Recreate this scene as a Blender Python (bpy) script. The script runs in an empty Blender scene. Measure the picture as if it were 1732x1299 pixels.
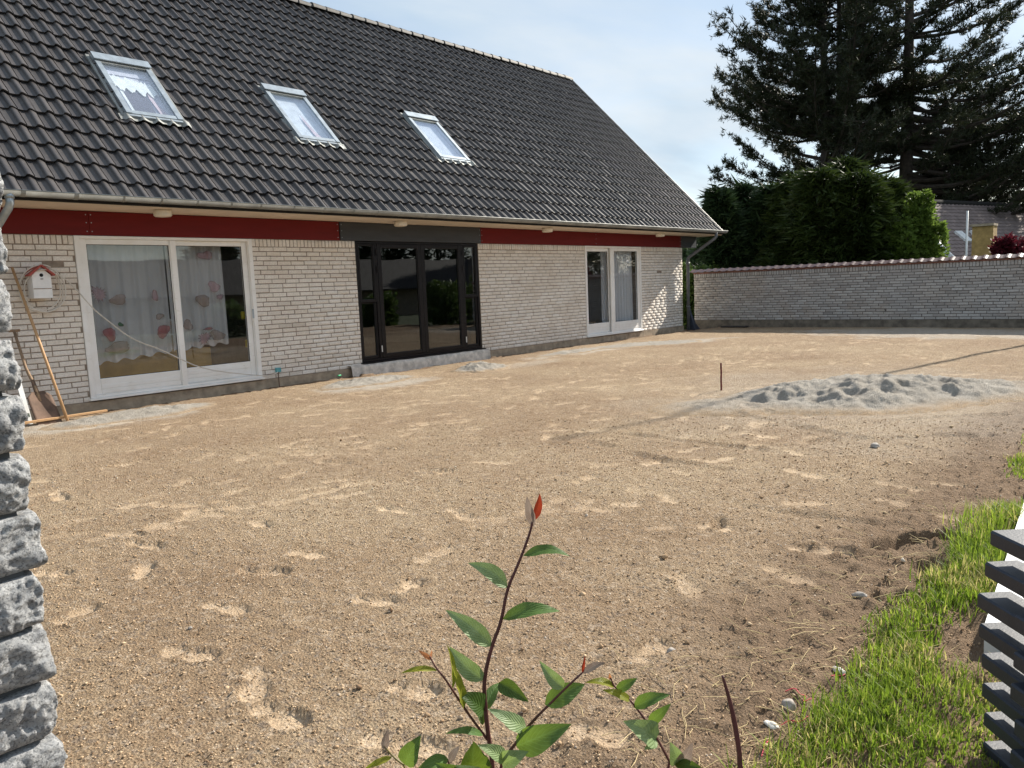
import bpy, bmesh, math, random
import numpy as np
from mathutils import Vector, Matrix, noise as mnoise

random.seed(11); rng = np.random.default_rng(11)
S = bpy.context.scene
R = math.radians

# ------------------------------------------------------------------ camera
FPX, CX, CY = 1320.0, 866.0, 649.5            # focal length and centre in photograph pixels
ROLL, PITCH, ALPHA, HCAM = R(2.348), R(7.09), R(41.642), 1.33
c_fw = np.array([math.cos(ALPHA), math.sin(ALPHA), 0.0])
c_rt = np.array([math.sin(ALPHA), -math.cos(ALPHA), 0.0])
UPV = np.array([0, 0, 1.0])
c_f = c_fw*math.cos(PITCH) - UPV*math.sin(PITCH)
c_u = c_fw*math.sin(PITCH) + UPV*math.cos(PITCH)
# roll: the horizon climbs to the right in the picture
c_right = c_rt*math.cos(ROLL) - c_u*math.sin(ROLL)
c_up = c_rt*math.sin(ROLL) + c_u*math.cos(ROLL)
CAM = np.array([0, 0, HCAM])
cd = bpy.data.cameras.new('camera'); cam = bpy.data.objects.new('camera', cd)
S.collection.objects.link(cam); S.camera = cam
cd.sensor_width = 36.0; cd.lens = FPX/1732*36.0; cd.clip_start = 0.05; cd.clip_end = 3000
M = Matrix.Identity(4)
for i in range(3):
    M[i][0] = c_right[i]; M[i][1] = c_up[i]; M[i][2] = -c_f[i]; M[i][3] = CAM[i]
cam.matrix_world = M
cd.dof.use_dof = False

def ray(x, y):
    r = c_f*FPX + c_right*(x-CX) - c_up*(y-CY)
    return r/np.linalg.norm(r)
def proj(P):
    P = np.asarray(P, float) - CAM
    z = P@c_f
    return np.stack([CX + P@c_right/z*FPX, CY - P@c_up/z*FPX], -1), z
def onz(x, y, z=0.0):
    r = ray(x, y); return CAM + r*(z-HCAM)/r[2]
def ony(x, y, Y):
    r = ray(x, y); return CAM + r*(Y/r[1])
def at(x, y, d):
    r = ray(x, y); return CAM + r*d/(r@c_fw)

# ------------------------------------------------------------------ light
SUN_AZ, SUN_EL = R(-10.4), R(34.5)             # azimuth measured from the house wall direction (+X)
sdir = Vector((math.cos(SUN_EL)*math.cos(SUN_AZ), math.cos(SUN_EL)*math.sin(SUN_AZ), math.sin(SUN_EL)))
W = bpy.data.worlds.new('World'); S.world = W; W.use_nodes = True
nt = W.node_tree; nt.nodes.clear()
def wn(t, **k):
    n = nt.nodes.new(t)
    for a, b in k.items(): setattr(n, a, b)
    return n
sky = wn('ShaderNodeTexSky', sky_type='NISHITA', sun_disc=False)
sky.sun_elevation = SUN_EL; sky.sun_rotation = math.pi/2 - SUN_AZ
sky.air_density = 1.1; sky.dust_density = 0.6; sky.ozone_density = 1.5
tc = wn('ShaderNodeTexCoord'); sep = wn('ShaderNodeSeparateXYZ'); nt.links.new(tc.outputs['Generated'], sep.inputs[0])
def wmath(op, a, b=None, c=None):
    n = wn('ShaderNodeMath', operation=op)
    for i, v in enumerate((a, b, c)):
        if v is None: continue
        if isinstance(v, (int, float)): n.inputs[i].default_value = v
        else: nt.links.new(v, n.inputs[i])
    return n.outputs[0]
den = wmath('ADD', wmath('MAXIMUM', sep.outputs[2], 0.0), 0.16)
comb = wn('ShaderNodeCombineXYZ')
nt.links.new(wmath('DIVIDE', sep.outputs[0], den), comb.inputs[0])
nt.links.new(wmath('DIVIDE', sep.outputs[1], den), comb.inputs[1])
mp = wn('ShaderNodeMapping'); nt.links.new(comb.outputs[0], mp.inputs[0])
mp.inputs['Scale'].default_value = (0.55, 1.05, 1); mp.inputs['Rotation'].default_value = (0, 0, 0.5); mp.inputs['Location'].default_value = (2.3, 0.4, 0)
n1 = wn('ShaderNodeTexNoise'); n1.inputs['Scale'].default_value = 0.75; n1.inputs['Detail'].default_value = 8; n1.inputs['Roughness'].default_value = 0.55; n1.inputs['Distortion'].default_value = 0.5
nt.links.new(mp.outputs[0], n1.inputs['Vector'])
cr = wn('ShaderNodeValToRGB'); nt.links.new(n1.outputs['Fac'], cr.inputs[0])
cr.color_ramp.elements[0].position = 0.40; cr.color_ramp.elements[0].color = (0.12, 0.12, 0.12, 1)
cr.color_ramp.elements[1].position = 0.60; cr.color_ramp.elements[1].color = (0.95, 0.95, 0.95, 1)
n2 = wn('ShaderNodeTexNoise'); n2.inputs['Scale'].default_value = 2.2; n2.inputs['Detail'].default_value = 6
nt.links.new(mp.outputs[0], n2.inputs['Vector'])
cc = wn('ShaderNodeValToRGB'); nt.links.new(n2.outputs['Fac'], cc.inputs[0])
cc.color_ramp.elements[0].position = 0.3; cc.color_ramp.elements[0].color = (4.0, 4.9, 5.75, 1)
cc.color_ramp.elements[1].position = 0.7; cc.color_ramp.elements[1].color = (5.7, 6.1, 6.4, 1)
mx = wn('ShaderNodeMix', data_type='RGBA'); nt.links.new(cr.outputs[0], mx.inputs[0])
nt.links.new(sky.outputs[0], mx.inputs[6]); nt.links.new(cc.outputs[0], mx.inputs[7])
bg = wn('ShaderNodeBackground'); bg.inputs[1].default_value = 0.085
nt.links.new(mx.outputs[2], bg.inputs[0])
wo = wn('ShaderNodeOutputWorld'); nt.links.new(bg.outputs[0], wo.inputs[0])
sl = bpy.data.lights.new('sun', 'SUN'); sl.energy = 5.0; sl.angle = R(0.55); sl.color = (1.0, 0.93, 0.82)
so = bpy.data.objects.new('sun', sl); S.collection.objects.link(so)
so.rotation_euler = sdir.to_track_quat('Z', 'Y').to_euler(); so.location = (30, -6, 20)
S.view_settings.view_transform = 'Standard'; S.view_settings.look = 'None'
S.view_settings.exposure = 0.82; S.view_settings.gamma = 1.0; S.view_settings.use_curve_mapping = False
S.render.engine = 'CYCLES'
S.cycles.max_bounces = 8; S.cycles.transparent_max_bounces = 16; S.cycles.diffuse_bounces = 4; S.cycles.glossy_bounces = 4

# ------------------------------------------------------------------ helpers
COL = S.collection
def off(o):
    v = Vector((0, 0, 0))
    while o is not None:
        v = v + o.location; o = o.parent
    return v
def tag(o, label=None, cat=None, group=None, kind=None):
    if label: o['label'] = label
    if cat: o['category'] = cat
    if group: o['group'] = group
    if kind: o['kind'] = kind
    return o
def thing(name, loc, label, cat, group=None):
    o = bpy.data.objects.new(name, None); o.empty_display_size = 0.1; COL.objects.link(o); o.location = loc
    return tag(o, label, cat, group)
def link(name, me, mat=None, parent=None, loc=None, rot=None):
    o = bpy.data.objects.new(name, me); COL.objects.link(o)
    if mat is not None and len(me.materials) == 0: me.materials.append(mat)
    if parent is not None: o.parent = parent
    if loc is not None: o.location = Vector(loc) - (off(parent) if parent is not None else Vector((0, 0, 0)))
    if rot is not None: o.rotation_euler = rot
    return o
def np_mesh(name, V, F, smooth=False, attrs=None, base=None):
    V = np.ascontiguousarray(V, dtype=np.float32)
    if base is not None: V = V - np.array(base, np.float32)
    me = bpy.data.meshes.new(name)
    if isinstance(F, np.ndarray):
        F = np.ascontiguousarray(F, dtype=np.int32); k = F.shape[1]
        me.vertices.add(len(V)); me.vertices.foreach_set('co', V.ravel())
        me.loops.add(F.size); me.loops.foreach_set('vertex_index', F.ravel())
        me.polygons.add(len(F)); me.polygons.foreach_set('loop_start', np.arange(0, F.size, k, dtype=np.int32))
    else:
        me.from_pydata([tuple(map(float, v)) for v in V], [], F)
    me.update(calc_edges=True)
    if smooth: me.polygons.foreach_set('use_smooth', np.ones(len(me.polygons), dtype=bool))
    if attrs:
        for n, a in attrs.items():
            at_ = me.attributes.new(n, 'FLOAT', 'POINT'); at_.data.foreach_set('value', np.ascontiguousarray(a, dtype=np.float32))
    return me
def rotz(a): return np.array([[math.cos(a), -math.sin(a), 0], [math.sin(a), math.cos(a), 0], [0, 0, 1]])
class MB:
    def __init__(s): s.v = []; s.f = []; s.n = 0
    def add(s, V, F):
        V = np.asarray(V, float); s.v.append(V); s.f += [tuple(i + s.n for i in f) for f in F]; s.n += len(V); return s
    def box(s, lo, hi, M3=None, c=None, bev=0.0):
        lo = np.array(lo, float); hi = np.array(hi, float)
        if bev <= 0:
            V = np.array([[(lo, hi)[i][0], (lo, hi)[j][1], (lo, hi)[k][2]] for i in (0, 1) for j in (0, 1) for k in (0, 1)])
            F = [(0, 1, 3, 2), (4, 6, 7, 5), (0, 4, 5, 1), (2, 3, 7, 6), (0, 2, 6, 4), (1, 5, 7, 3)]
        else:
            bm = bmesh.new(); bmesh.ops.create_cube(bm, size=1.0)
            sz = hi-lo; ct = (hi+lo)/2
            for v in bm.verts: v.co = Vector((v.co.x*sz[0], v.co.y*sz[1], v.co.z*sz[2]))
            bmesh.ops.bevel(bm, geom=bm.edges[:], offset=bev, segments=1, affect='EDGES')
            bm.verts.index_update()
            V = np.array([v.co[:] for v in bm.verts]) + ct; F = [tuple(v.index for v in f.verts) for f in bm.faces]; bm.free()
        if M3 is not None: V = (V - c)@np.asarray(M3).T + c if c is not None else V@np.asarray(M3).T
        return s.add(V, F)
    def tube(s, pts, rad, n=8, cap=True, arc=None):
        pts = [np.array(p, float) for p in pts]
        if np.isscalar(rad): rad = [rad]*len(pts)
        rings = []; ref = None
        for i, p in enumerate(pts):
            a = pts[max(i-1, 0)]; b = pts[min(i+1, len(pts)-1)]; t = b-a; t = t/(np.linalg.norm(t)+1e-9)
            if ref is None: ref = np.array([0, 0, 1.0]) if abs(t[2]) < 0.9 else np.array([1.0, 0, 0])
            u = np.cross(t, ref); u /= np.linalg.norm(u)+1e-9; w = np.cross(u, t); ref = w
            rings.append([p + rad[i]*(math.cos(k/n*2*math.pi)*u + math.sin(k/n*2*math.pi)*w) for k in range(n)])
        V = np.array(rings).reshape(-1, 3); F = []
        for i in range(len(pts)-1):
            for k in range(n):
                F.append((i*n+k, i*n+(k+1) % n, (i+1)*n+(k+1) % n, (i+1)*n+k))
        if cap: F.append(tuple(range(n))[::-1]); F.append(tuple((len(pts)-1)*n+k for k in range(n)))
        return s.add(V, F)
    def prism(s, poly, axis, a, b):           # poly in the two other axes, extruded along axis from a to b
        n = len(poly); o = [i for i in range(3) if i != axis]; V = np.zeros((2*n, 3))
        for j, q in enumerate((a, b)):
            for i, p in enumerate(poly): V[j*n+i, o[0]] = p[0]; V[j*n+i, o[1]] = p[1]; V[j*n+i, axis] = q
        return s.add(V, [tuple(range(n)), tuple(range(n, 2*n))[::-1]] + [(i, n+i, n+(i+1) % n, (i+1) % n) for i in range(n)])
    def build(s, name, mat, parent=None, smooth=False, fixn=True):
        V = np.concatenate(s.v); b = off(parent) if parent is not None else None
        me = np_mesh(name, V, s.f, smooth, base=b)
        if fixn:
            bm = bmesh.new(); bm.from_mesh(me); bmesh.ops.recalc_face_normals(bm, faces=bm.faces[:]); bm.to_mesh(me); bm.free()
        o = link(name, me, mat, parent)
        return o
def top(o, origin):                            # move a top-level mesh's origin to its base
    d = Vector(origin); o.data.transform(Matrix.Translation(-d)); o.location = d; return o

_L = {}
def vnoise(x, y, seed=0):
    if seed not in _L: _L[seed] = np.random.default_rng(seed+100).random((256, 256))
    T = _L[seed]; xi = np.floor(x).astype(int); yi = np.floor(y).astype(int); fx = x-xi; fy = y-yi
    fx = fx*fx*(3-2*fx); fy = fy*fy*(3-2*fy)
    g = lambda a, b: T[a & 255, b & 255]
    return (g(xi, yi)*(1-fx)+g(xi+1, yi)*fx)*(1-fy) + (g(xi, yi+1)*(1-fx)+g(xi+1, yi+1)*fx)*fy
def fbm(x, y, seed=0, o=4):
    r = 0; a = 1.0; t = 0
    for i in range(o): r = r + a*(vnoise(x*2**i, y*2**i, seed+i)-0.5); t += a; a *= 0.5
    return r/t*2
def sstep(a, b, x):
    t = np.clip((x-a)/(b-a), 0, 1); return t*t*(3-2*t)

# ------------------------------------------------------------------ materials
class Mat:
    def __init__(s, name):
        s.m = bpy.data.materials.new(name); s.m.use_nodes = True; s.t = s.m.node_tree; s.t.nodes.clear()
        s.out = s.n('ShaderNodeOutputMaterial'); s.p = s.n('ShaderNodeBsdfPrincipled'); s.t.links.new(s.p.outputs[0], s.out.inputs[0])
        s._pos = None
    def n(s, t, **k):
        n = s.t.nodes.new(t)
        for a, b in k.items(): setattr(n, a, b)
        return n
    def l(s, a, b): s.t.links.new(a, b)
    def pos(s, scale=(1, 1, 1)):
        if s._pos is None: s._pos = s.n('ShaderNodeNewGeometry').outputs['Position']
        if scale == (1, 1, 1): return s._pos
        m = s.n('ShaderNodeVectorMath', operation='MULTIPLY'); s.l(s._pos, m.inputs[0]); m.inputs[1].default_value = scale
        return m.outputs[0]
    def noise(s, sc, det=4, rough=0.55, vec=None, dist=0):
        n = s.n('ShaderNodeTexNoise'); n.inputs['Scale'].default_value = sc; n.inputs['Detail'].default_value = det
        n.inputs['Roughness'].default_value = rough; n.inputs['Distortion'].default_value = dist
        s.l(vec if vec is not None else s.pos(), n.inputs['Vector']); return n.outputs['Fac']
    def vor(s, sc, vec=None, out='Distance', feat='F1'):
        n = s.n('ShaderNodeTexVoronoi', feature=feat); n.inputs['Scale'].default_value = sc
        s.l(vec if vec is not None else s.pos(), n.inputs['Vector']); return n.outputs[out]
    def ramp(s, f, *st):
        n = s.n('ShaderNodeValToRGB'); s.l(f, n.inputs[0]); e = n.color_ramp.elements
        while len(e) < len(st): e.new(0.5)
        for i, (p, c) in enumerate(st):
            e[i].position = p; e[i].color = (c, c, c, 1) if isinstance(c, (int, float)) else (*c, 1)
        return n.outputs[0]
    def mix(s, f, a, b, mode='MIX'):
        n = s.n('ShaderNodeMix', data_type='RGBA', blend_type=mode)
        for i, v in ((0, f), (6, a), (7, b)):
            if isinstance(v, (int, float)): n.inputs[i].default_value = v if i == 0 else (v, v, v, 1)
            elif isinstance(v, tuple): n.inputs[i].default_value = (*v, 1)
            else: s.l(v, n.inputs[i])
        return n.outputs[2]
    def math(s, op, a, b=None, clamp=False):
        n = s.n('ShaderNodeMath', operation=op); n.use_clamp = clamp
        for i, v in enumerate((a, b)):
            if v is None: continue
            if isinstance(v, (int, float)): n.inputs[i].default_value = v
            else: s.l(v, n.inputs[i])
        return n.outputs[0]
    def attr(s, name): return s.n('ShaderNodeAttribute', attribute_name=name).outputs['Fac']
    def rnd(s):
        o = s.n('ShaderNodeObjectInfo').outputs['Random']
        return s.math('FRACT', s.math('ADD', o, s.attr('rnd')))
    def bump(s, h, strength=0.5, dist=0.01, prev=None):
        n = s.n('ShaderNodeBump'); n.inputs['Strength'].default_value = strength if isinstance(strength, (int, float)) else 1.0
        if not isinstance(strength, (int, float)): s.l(strength, n.inputs['Strength'])
        n.inputs['Distance'].default_value = dist; s.l(h, n.inputs['Height'])
        if prev is not None: s.l(prev, n.inputs['Normal'])
        return n.outputs[0]
    def fin(s, col, rough=0.7, nor=None, metal=0.0, spec=None):
        def put(v, k):
            if isinstance(v, (int, float)): s.p.inputs[k].default_value = v
            elif isinstance(v, tuple): s.p.inputs[k].default_value = (*v, 1)
            else: s.l(v, s.p.inputs[k])
        put(col, 'Base Color'); put(rough, 'Roughness'); put(metal, 'Metallic')
        if spec is not None: put(spec, 'Specular IOR Level')
        if nor is not None: s.l(nor, s.p.inputs['Normal'])
        return s.m
MT = {}
def simple(name, col, rough=0.6, var=0.15, sc=8, bs=0.15, bsc=60, metal=0.0, spec=None):
    m = Mat(name); n = m.noise(sc, 5)
    c = m.mix(m.ramp(n, (0.3, 0), (0.7, 1)), tuple(x*(1-var) for x in col), tuple(min(1, x*(1+var)) for x in col))
    MT[name] = m.fin(c, rough, m.bump(m.noise(bsc, 4), bs, 0.005), metal, spec); return MT[name]

# sand / earth
m = Mat('sand')
pr, gy, so_ = m.attr('print'), m.attr('grey'), m.attr('soil_shade')
big = m.noise(0.9, 5, 0.6); mid = m.noise(9, 6, 0.65); fine = m.noise(95, 5, 0.7); grain = m.vor(170)
c1 = m.mix(m.ramp(mid, (0.3, 0), (0.72, 1)), (0.485, 0.365, 0.232), (0.705, 0.565, 0.385))
c2 = m.mix(m.ramp(big, (0.38, 0), (0.62, 1)), c1, m.mix(1.0, c1, (0.80, 0.76, 0.74), 'MULTIPLY'))
c2 = m.mix(m.ramp(m.noise(0.33, 4, 0.6), (0.42, 0), (0.62, 0.8)), c2, m.mix(1.0, c2, (0.74, 0.69, 0.66), 'MULTIPLY'))
c3 = m.mix(m.ramp(fine, (0.36, 0.85), (0.60, 0.0)), c2, (0.22, 0.145, 0.09))
c3 = m.mix(m.ramp(m.noise(42, 3, 0.6), (0.34, 0.6), (0.48, 0.0)), c3, (0.25, 0.17, 0.105))
peb = m.vor(62, out='Color'); pebv = m.n('ShaderNodeSeparateColor'); m.l(peb, pebv.inputs[0])
c3 = m.mix(m.math('MULTIPLY', m.ramp(pebv.outputs[0], (0.80, 0), (0.9, 1)), 0.5), c3, (0.62, 0.51, 0.39))
c3 = m.mix(m.math('MULTIPLY', m.ramp(pebv.outputs[1], (0.86, 0), (0.93, 1)), 0.55), c3, (0.20, 0.165, 0.14))
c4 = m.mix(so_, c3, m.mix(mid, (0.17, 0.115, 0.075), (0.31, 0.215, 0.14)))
c5 = m.mix(m.math('MULTIPLY', gy, m.ramp(mid, (0.3, 0.55), (0.6, 1))), c4, m.mix(fine, (0.44, 0.395, 0.335), (0.60, 0.56, 0.50)))
c6 = m.mix(m.math('MULTIPLY', pr, 0.50), c5, m.mix(m.noise(60, 3), (0.53, 0.405, 0.272), (0.63, 0.49, 0.34)))
h = m.math('ADD', m.math('MULTIPLY', m.noise(46, 6, 0.8), 1.5), m.math('MULTIPLY', m.vor(105), 0.8))
bst = m.math('MULTIPLY', m.math('SUBTRACT', 1.0, m.math('MULTIPLY', pr, 0.58)), 0.85)
MT['sand'] = m.fin(c6, 0.95, m.bump(h, bst, 0.028), spec=0.15)
m = Mat('grey_sand')
mid = m.noise(7, 6, 0.65); fine = m.noise(110, 5, 0.7); rim = m.attr('rim')
c = m.mix(m.ramp(mid, (0.3, 0), (0.7, 1)), (0.44, 0.395, 0.335), (0.60, 0.56, 0.50))
c = m.mix(m.ramp(fine, (0.3, 0.6), (0.6, 0)), c, (0.27, 0.24, 0.205))
c = m.mix(m.math('MULTIPLY', rim, m.ramp(m.noise(22, 5, 0.7), (0.3, 0.5), (0.6, 1))), c, m.mix(mid, (0.38, 0.26, 0.155), (0.56, 0.41, 0.26)))
MT['grey_sand'] = m.fin(c, 0.95, m.bump(m.math('ADD', m.noise(40, 7, 0.8), m.math('MULTIPLY', m.vor(120), 0.6)), 1.0, 0.035), spec=0.15)
m = Mat('crumb'); r_ = m.attr('rnd')
MT['crumb'] = m.fin(m.ramp(r_, (0, (0.22, 0.14, 0.085)), (0.35, (0.42, 0.29, 0.175)), (0.9, (0.56, 0.42, 0.275)), (0.985, (0.46, 0.40, 0.34)), (1, (0.66, 0.6, 0.5))), 0.95, m.bump(m.noise(300, 3), 0.4, 0.003), spec=0.15)
m = Mat('terrain_grass')
MT['terrain_grass'] = m.fin(m.mix(m.noise(0.6, 6), (0.02, 0.032, 0.010), (0.055, 0.07, 0.02)), 0.95, m.bump(m.noise(20, 6), 0.8, 0.05))

# brick
def brick_mat(name, ca, cb, cc_, joint=False):
    m = Mat(name); r_ = m.rnd()
    base = m.ramp(r_, (0.0, ca), (0.45, cb), (0.93, cc_), (1.0, tuple(x*0.86 for x in ca)))
    n = m.noise(45, 6, 0.65); st = m.noise(1.6, 5, 0.6)
    c = m.mix(m.ramp(n, (0.32, 0.45), (0.6, 0)), base, tuple(x*0.62 for x in ca))
    c = m.mix(m.ramp(st, (0.48, 0.0), (0.78, 0.34)), c, (0.42, 0.31, 0.21))
    nor = m.bump(m.noise(70, 6, 0.7), 0.9, 0.008, m.bump(m.noise(14, 4, 0.6, vec=m.pos((1, 1, 2.6))), 0.8, 0.014))
    MT[name] = m.fin(c, 0.88, nor, spec=0.25)
brick_mat('brick', (0.80, 0.73, 0.645), (0.87, 0.81, 0.735), (0.89, 0.845, 0.785))
brick_mat('garden_brick', (0.34, 0.32, 0.305), (0.42, 0.405, 0.39), (0.50, 0.485, 0.47))
simple('garden_mortar', (0.10, 0.088, 0.078), 0.95, 0.25, 12, 0.5, 120)
simple('mortar', (0.28, 0.225, 0.175), 0.95, 0.25, 12, 0.5, 120)
simple('concrete', (0.36, 0.285, 0.205), 0.92, 0.35, 7, 0.6, 70)
simple('concrete_step', (0.60, 0.55, 0.49), 0.92, 0.3, 9, 0.7, 50)
simple('dark_plinth', (0.145, 0.125, 0.10), 0.95, 0.4, 6, 0.5, 60)
# roof tile
m = Mat('roof_tile'); r_ = m.rnd()
c = m.ramp(r_, (0, (0.034, 0.031, 0.032)), (0.5, (0.046, 0.042, 0.043)), (1, (0.062, 0.056, 0.055)))
li = m.ramp(m.noise(26, 6, 0.7), (0.55, 0), (0.75, 0.5))
c = m.mix(li, c, (0.11, 0.10, 0.088))
c = m.mix(m.ramp(m.noise(1.1, 5, 0.65), (0.42, 0.0), (0.72, 0.4)), c, (0.070, 0.062, 0.055))
c = m.mix(m.ramp(m.noise(9, 4, 0.6, vec=m.pos((1, 0.25, 0.25))), (0.5, 0.0), (0.75, 0.3)), c, (0.065, 0.061, 0.054))
MT['roof_tile'] = m.fin(c, m.ramp(m.noise(15, 4), (0.3, 0.36), (0.7, 0.48)), m.bump(m.noise(120, 4, 0.6), 0.25, 0.003), spec=0.42)
simple('ridge_tile', (0.060, 0.055, 0.050), 0.65, 0.5, 10, 0.4, 80)
simple('roof_under', (0.012, 0.011, 0.011), 0.95)
m = Mat('zinc'); n = m.noise(6, 6, 0.6, vec=m.pos((0.6, 1, 1)))
c = m.mix(m.ramp(n, (0.3, 0), (0.7, 1)), (0.19, 0.195, 0.185), (0.33, 0.34, 0.325)); c = m.mix(m.ramp(m.noise(34, 5), (0.58, 0), (0.72, 0.5)), c, (0.16, 0.145, 0.11))
MT['zinc'] = m.fin(c, 0.55, m.bump(m.noise(30, 4), 0.1, 0.004), 0.35)
simple('galvanised', (0.36, 0.41, 0.45), 0.42, 0.2, 8, 0.05, 40, 0.55)
simple('grey_pipe', (0.12, 0.125, 0.135), 0.5, 0.2, 6)
m = Mat('red_paint'); n = m.noise(5, 6, 0.6, vec=m.pos((0.4, 1, 3)))
MT['red_paint'] = m.fin(m.mix(n, (0.095, 0.004, 0.004), (0.175, 0.008, 0.008)), 0.62, m.bump(m.noise(40, 4, vec=m.pos((0.15, 1, 1))), 0.25, 0.004), spec=0.3)
m = Mat('grey_primer'); n = m.noise(4, 6, 0.65, vec=m.pos((0.5, 1, 2)))
MT['grey_primer'] = m.fin(m.mix(n, (0.020, 0.023, 0.028), (0.060, 0.066, 0.075)), 0.6, m.bump(m.noise(40, 4, vec=m.pos((0.15, 1, 1))), 0.25, 0.004))
simple('soffit', (0.66, 0.575, 0.47), 0.75, 0.1, 3)
m = Mat('white_paint'); n = m.noise(4, 6, 0.6); sc_ = m.noise(30, 6, 0.7, vec=m.pos((0.2, 1, 1)))
c = m.mix(m.ramp(n, (0.35, 0), (0.7, 1)), (0.82, 0.80, 0.76), (0.90, 0.89, 0.87)); c = m.mix(m.ramp(sc_, (0.6, 0), (0.74, 0.55)), c, (0.45, 0.39, 0.32))
MT['white_paint'] = m.fin(c, 0.45, m.bump(sc_, 0.12, 0.004))
simple('black_frame', (0.007, 0.005, 0.006), 0.4, 0.3, 5, 0.05, 40, 0.0, 0.28)
simple('gasket', (0.02, 0.02, 0.02), 0.6)
def glass(name, mult, tint):
    m = Mat(name); m.t.nodes.remove(m.p)
    g_ = m.n('ShaderNodeNewGeometry'); dt = m.n('ShaderNodeVectorMath', operation='DOT_PRODUCT'); m.l(g_.outputs['Incoming'], dt.inputs[0]); m.l(g_.outputs['Normal'], dt.inputs[1])
    sch = m.math('POWER', m.math('SUBTRACT', 1.0, m.math('ABSOLUTE', dt.outputs['Value'])), 5.0)
    fac = m.math('MULTIPLY', m.math('ADD', 0.042, m.math('MULTIPLY', sch, 0.958)), mult, clamp=True)      # both faces of a double pane
    tr = m.n('ShaderNodeBsdfTransparent'); tr.inputs[0].default_value = (*tint, 1)
    gl = m.n('ShaderNodeBsdfGlossy'); gl.inputs['Roughness'].default_value = 0.005; gl.inputs[0].default_value = (0.95, 0.97, 1.0, 1)
    w = m.bump(m.noise(1.3, 2), 0.05, 0.02); m.l(w, gl.inputs['Normal'])
    x = m.n('ShaderNodeMixShader'); m.l(fac, x.inputs[0]); m.l(tr.outputs[0], x.inputs[1]); m.l(gl.outputs[0], x.inputs[2]); m.l(x.outputs[0], m.out.inputs[0])
    MT[name] = m.m
glass('glass', 1.5, (0.97, 0.98, 0.98)); glass('dark_glass', 2.0, (0.6, 0.62, 0.62)); glass('roof_glass', 2.6, (0.95, 0.97, 0.98))
# interior things
simple('room_wall', (0.20, 0.19, 0.18), 0.9); simple('room_floor', (0.22, 0.15, 0.09), 0.6); simple('white_lacquer', (0.8, 0.8, 0.79), 0.4)
simple('yellow_wood', (0.50, 0.29, 0.07), 0.5, 0.2, 5); simple('beige_panel', (0.62, 0.54, 0.47), 0.6)
def sheer(name, col, alpha):
    m = Mat(name); m.t.nodes.remove(m.p)
    d = m.n('ShaderNodeBsdfDiffuse'); t = m.n('ShaderNodeBsdfTranslucent'); tr = m.n('ShaderNodeBsdfTransparent')
    d.inputs[0].default_value = (*col, 1); t.inputs[0].default_value = (*col, 1)
    a = m.n('ShaderNodeMixShader'); a.inputs[0].default_value = 0.4; m.l(d.outputs[0], a.inputs[1]); m.l(t.outputs[0], a.inputs[2])
    b = m.n('ShaderNodeMixShader'); b.inputs[0].default_value = alpha; m.l(tr.outputs[0], b.inputs[1]); m.l(a.outputs[0], b.inputs[2]); m.l(b.outputs[0], m.out.inputs[0])
    MT[name] = m.m
sheer('sheer', (0.88, 0.90, 0.94), 0.74); sheer('curtain', (0.86, 0.88, 0.93), 0.96); sheer('print_brown', (0.46, 0.33, 0.27), 0.30); sheer('print_red', (0.55, 0.12, 0.13), 0.38); sheer('print_pink', (0.60, 0.34, 0.40), 0.30); sheer('print_green', (0.08, 0.22, 0.12), 0.8); sheer('print_line', (0.22, 0.12, 0.12), 0.45)
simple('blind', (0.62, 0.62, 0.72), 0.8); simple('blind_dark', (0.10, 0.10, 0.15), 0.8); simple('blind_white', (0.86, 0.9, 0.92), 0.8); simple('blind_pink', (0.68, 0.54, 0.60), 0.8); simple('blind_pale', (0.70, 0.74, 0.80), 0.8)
simple('toy_red', (0.35, 0.02, 0.02), 0.4); simple('toy_yellow', (0.7, 0.55, 0.05), 0.4)
# tools and yard things
m = Mat('wood_pole'); n = m.noise(18, 5, 0.6, vec=m.pos((3, 3, 0.5)))
MT['wood_pole'] = m.fin(m.mix(n, (0.36, 0.20, 0.09), (0.58, 0.36, 0.18)), 0.65, m.bump(n, 0.3, 0.003))
simple('old_wood', (0.27, 0.18, 0.11), 0.85, 0.3, 20); simple('rust_steel', (0.135, 0.082, 0.055), 0.8, 0.35, 9, 0.4, 60)
simple('rebar', (0.13, 0.028, 0.022), 0.75, 0.3, 30, 0.4, 120); simple('aluminium', (0.68, 0.68, 0.66), 0.45, 0.1, 8, 0.05, 40, 0.3)
simple('vial', (0.1, 0.12, 0.1), 0.3); simple('cable', (0.62, 0.58, 0.52), 0.6); simple('teal_plastic', (0.10, 0.34, 0.38), 0.5); simple('green_plastic', (0.03, 0.40, 0.16), 0.4)
simple('bird_white', (0.80, 0.79, 0.77), 0.55, 0.08); simple('bird_red', (0.36, 0.07, 0.055), 0.7, 0.2, 12); simple('hole', (0.01, 0.01, 0.01), 0.9)
simple('lamp_cream', (0.72, 0.66, 0.55), 0.5, 0.05); simple('tarp', (0.022, 0.030, 0.05), 0.5, 0.3); simple('tar_board', (0.03, 0.026, 0.024), 0.8)
simple('flag_white', (0.8, 0.8, 0.8), 0.3)
m = Mat('granite'); r_ = m.rnd(); sp = m.noise(210, 4, 0.75); v = m.vor(260, out='Color'); vs = m.n('ShaderNodeSeparateColor'); m.l(v, vs.inputs[0])
c = m.mix(m.ramp(m.noise(28, 6, 0.7), (0.35, 0), (0.65, 1)), (0.24, 0.25, 0.265), (0.60, 0.605, 0.605))
c = m.mix(m.ramp(vs.outputs[0], (0.66, 0), (0.8, 0.55)), c, (0.07, 0.075, 0.085)); c = m.mix(m.ramp(vs.outputs[1], (0.78, 0), (0.9, 0.5)), c, (0.50, 0.50, 0.49))
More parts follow.
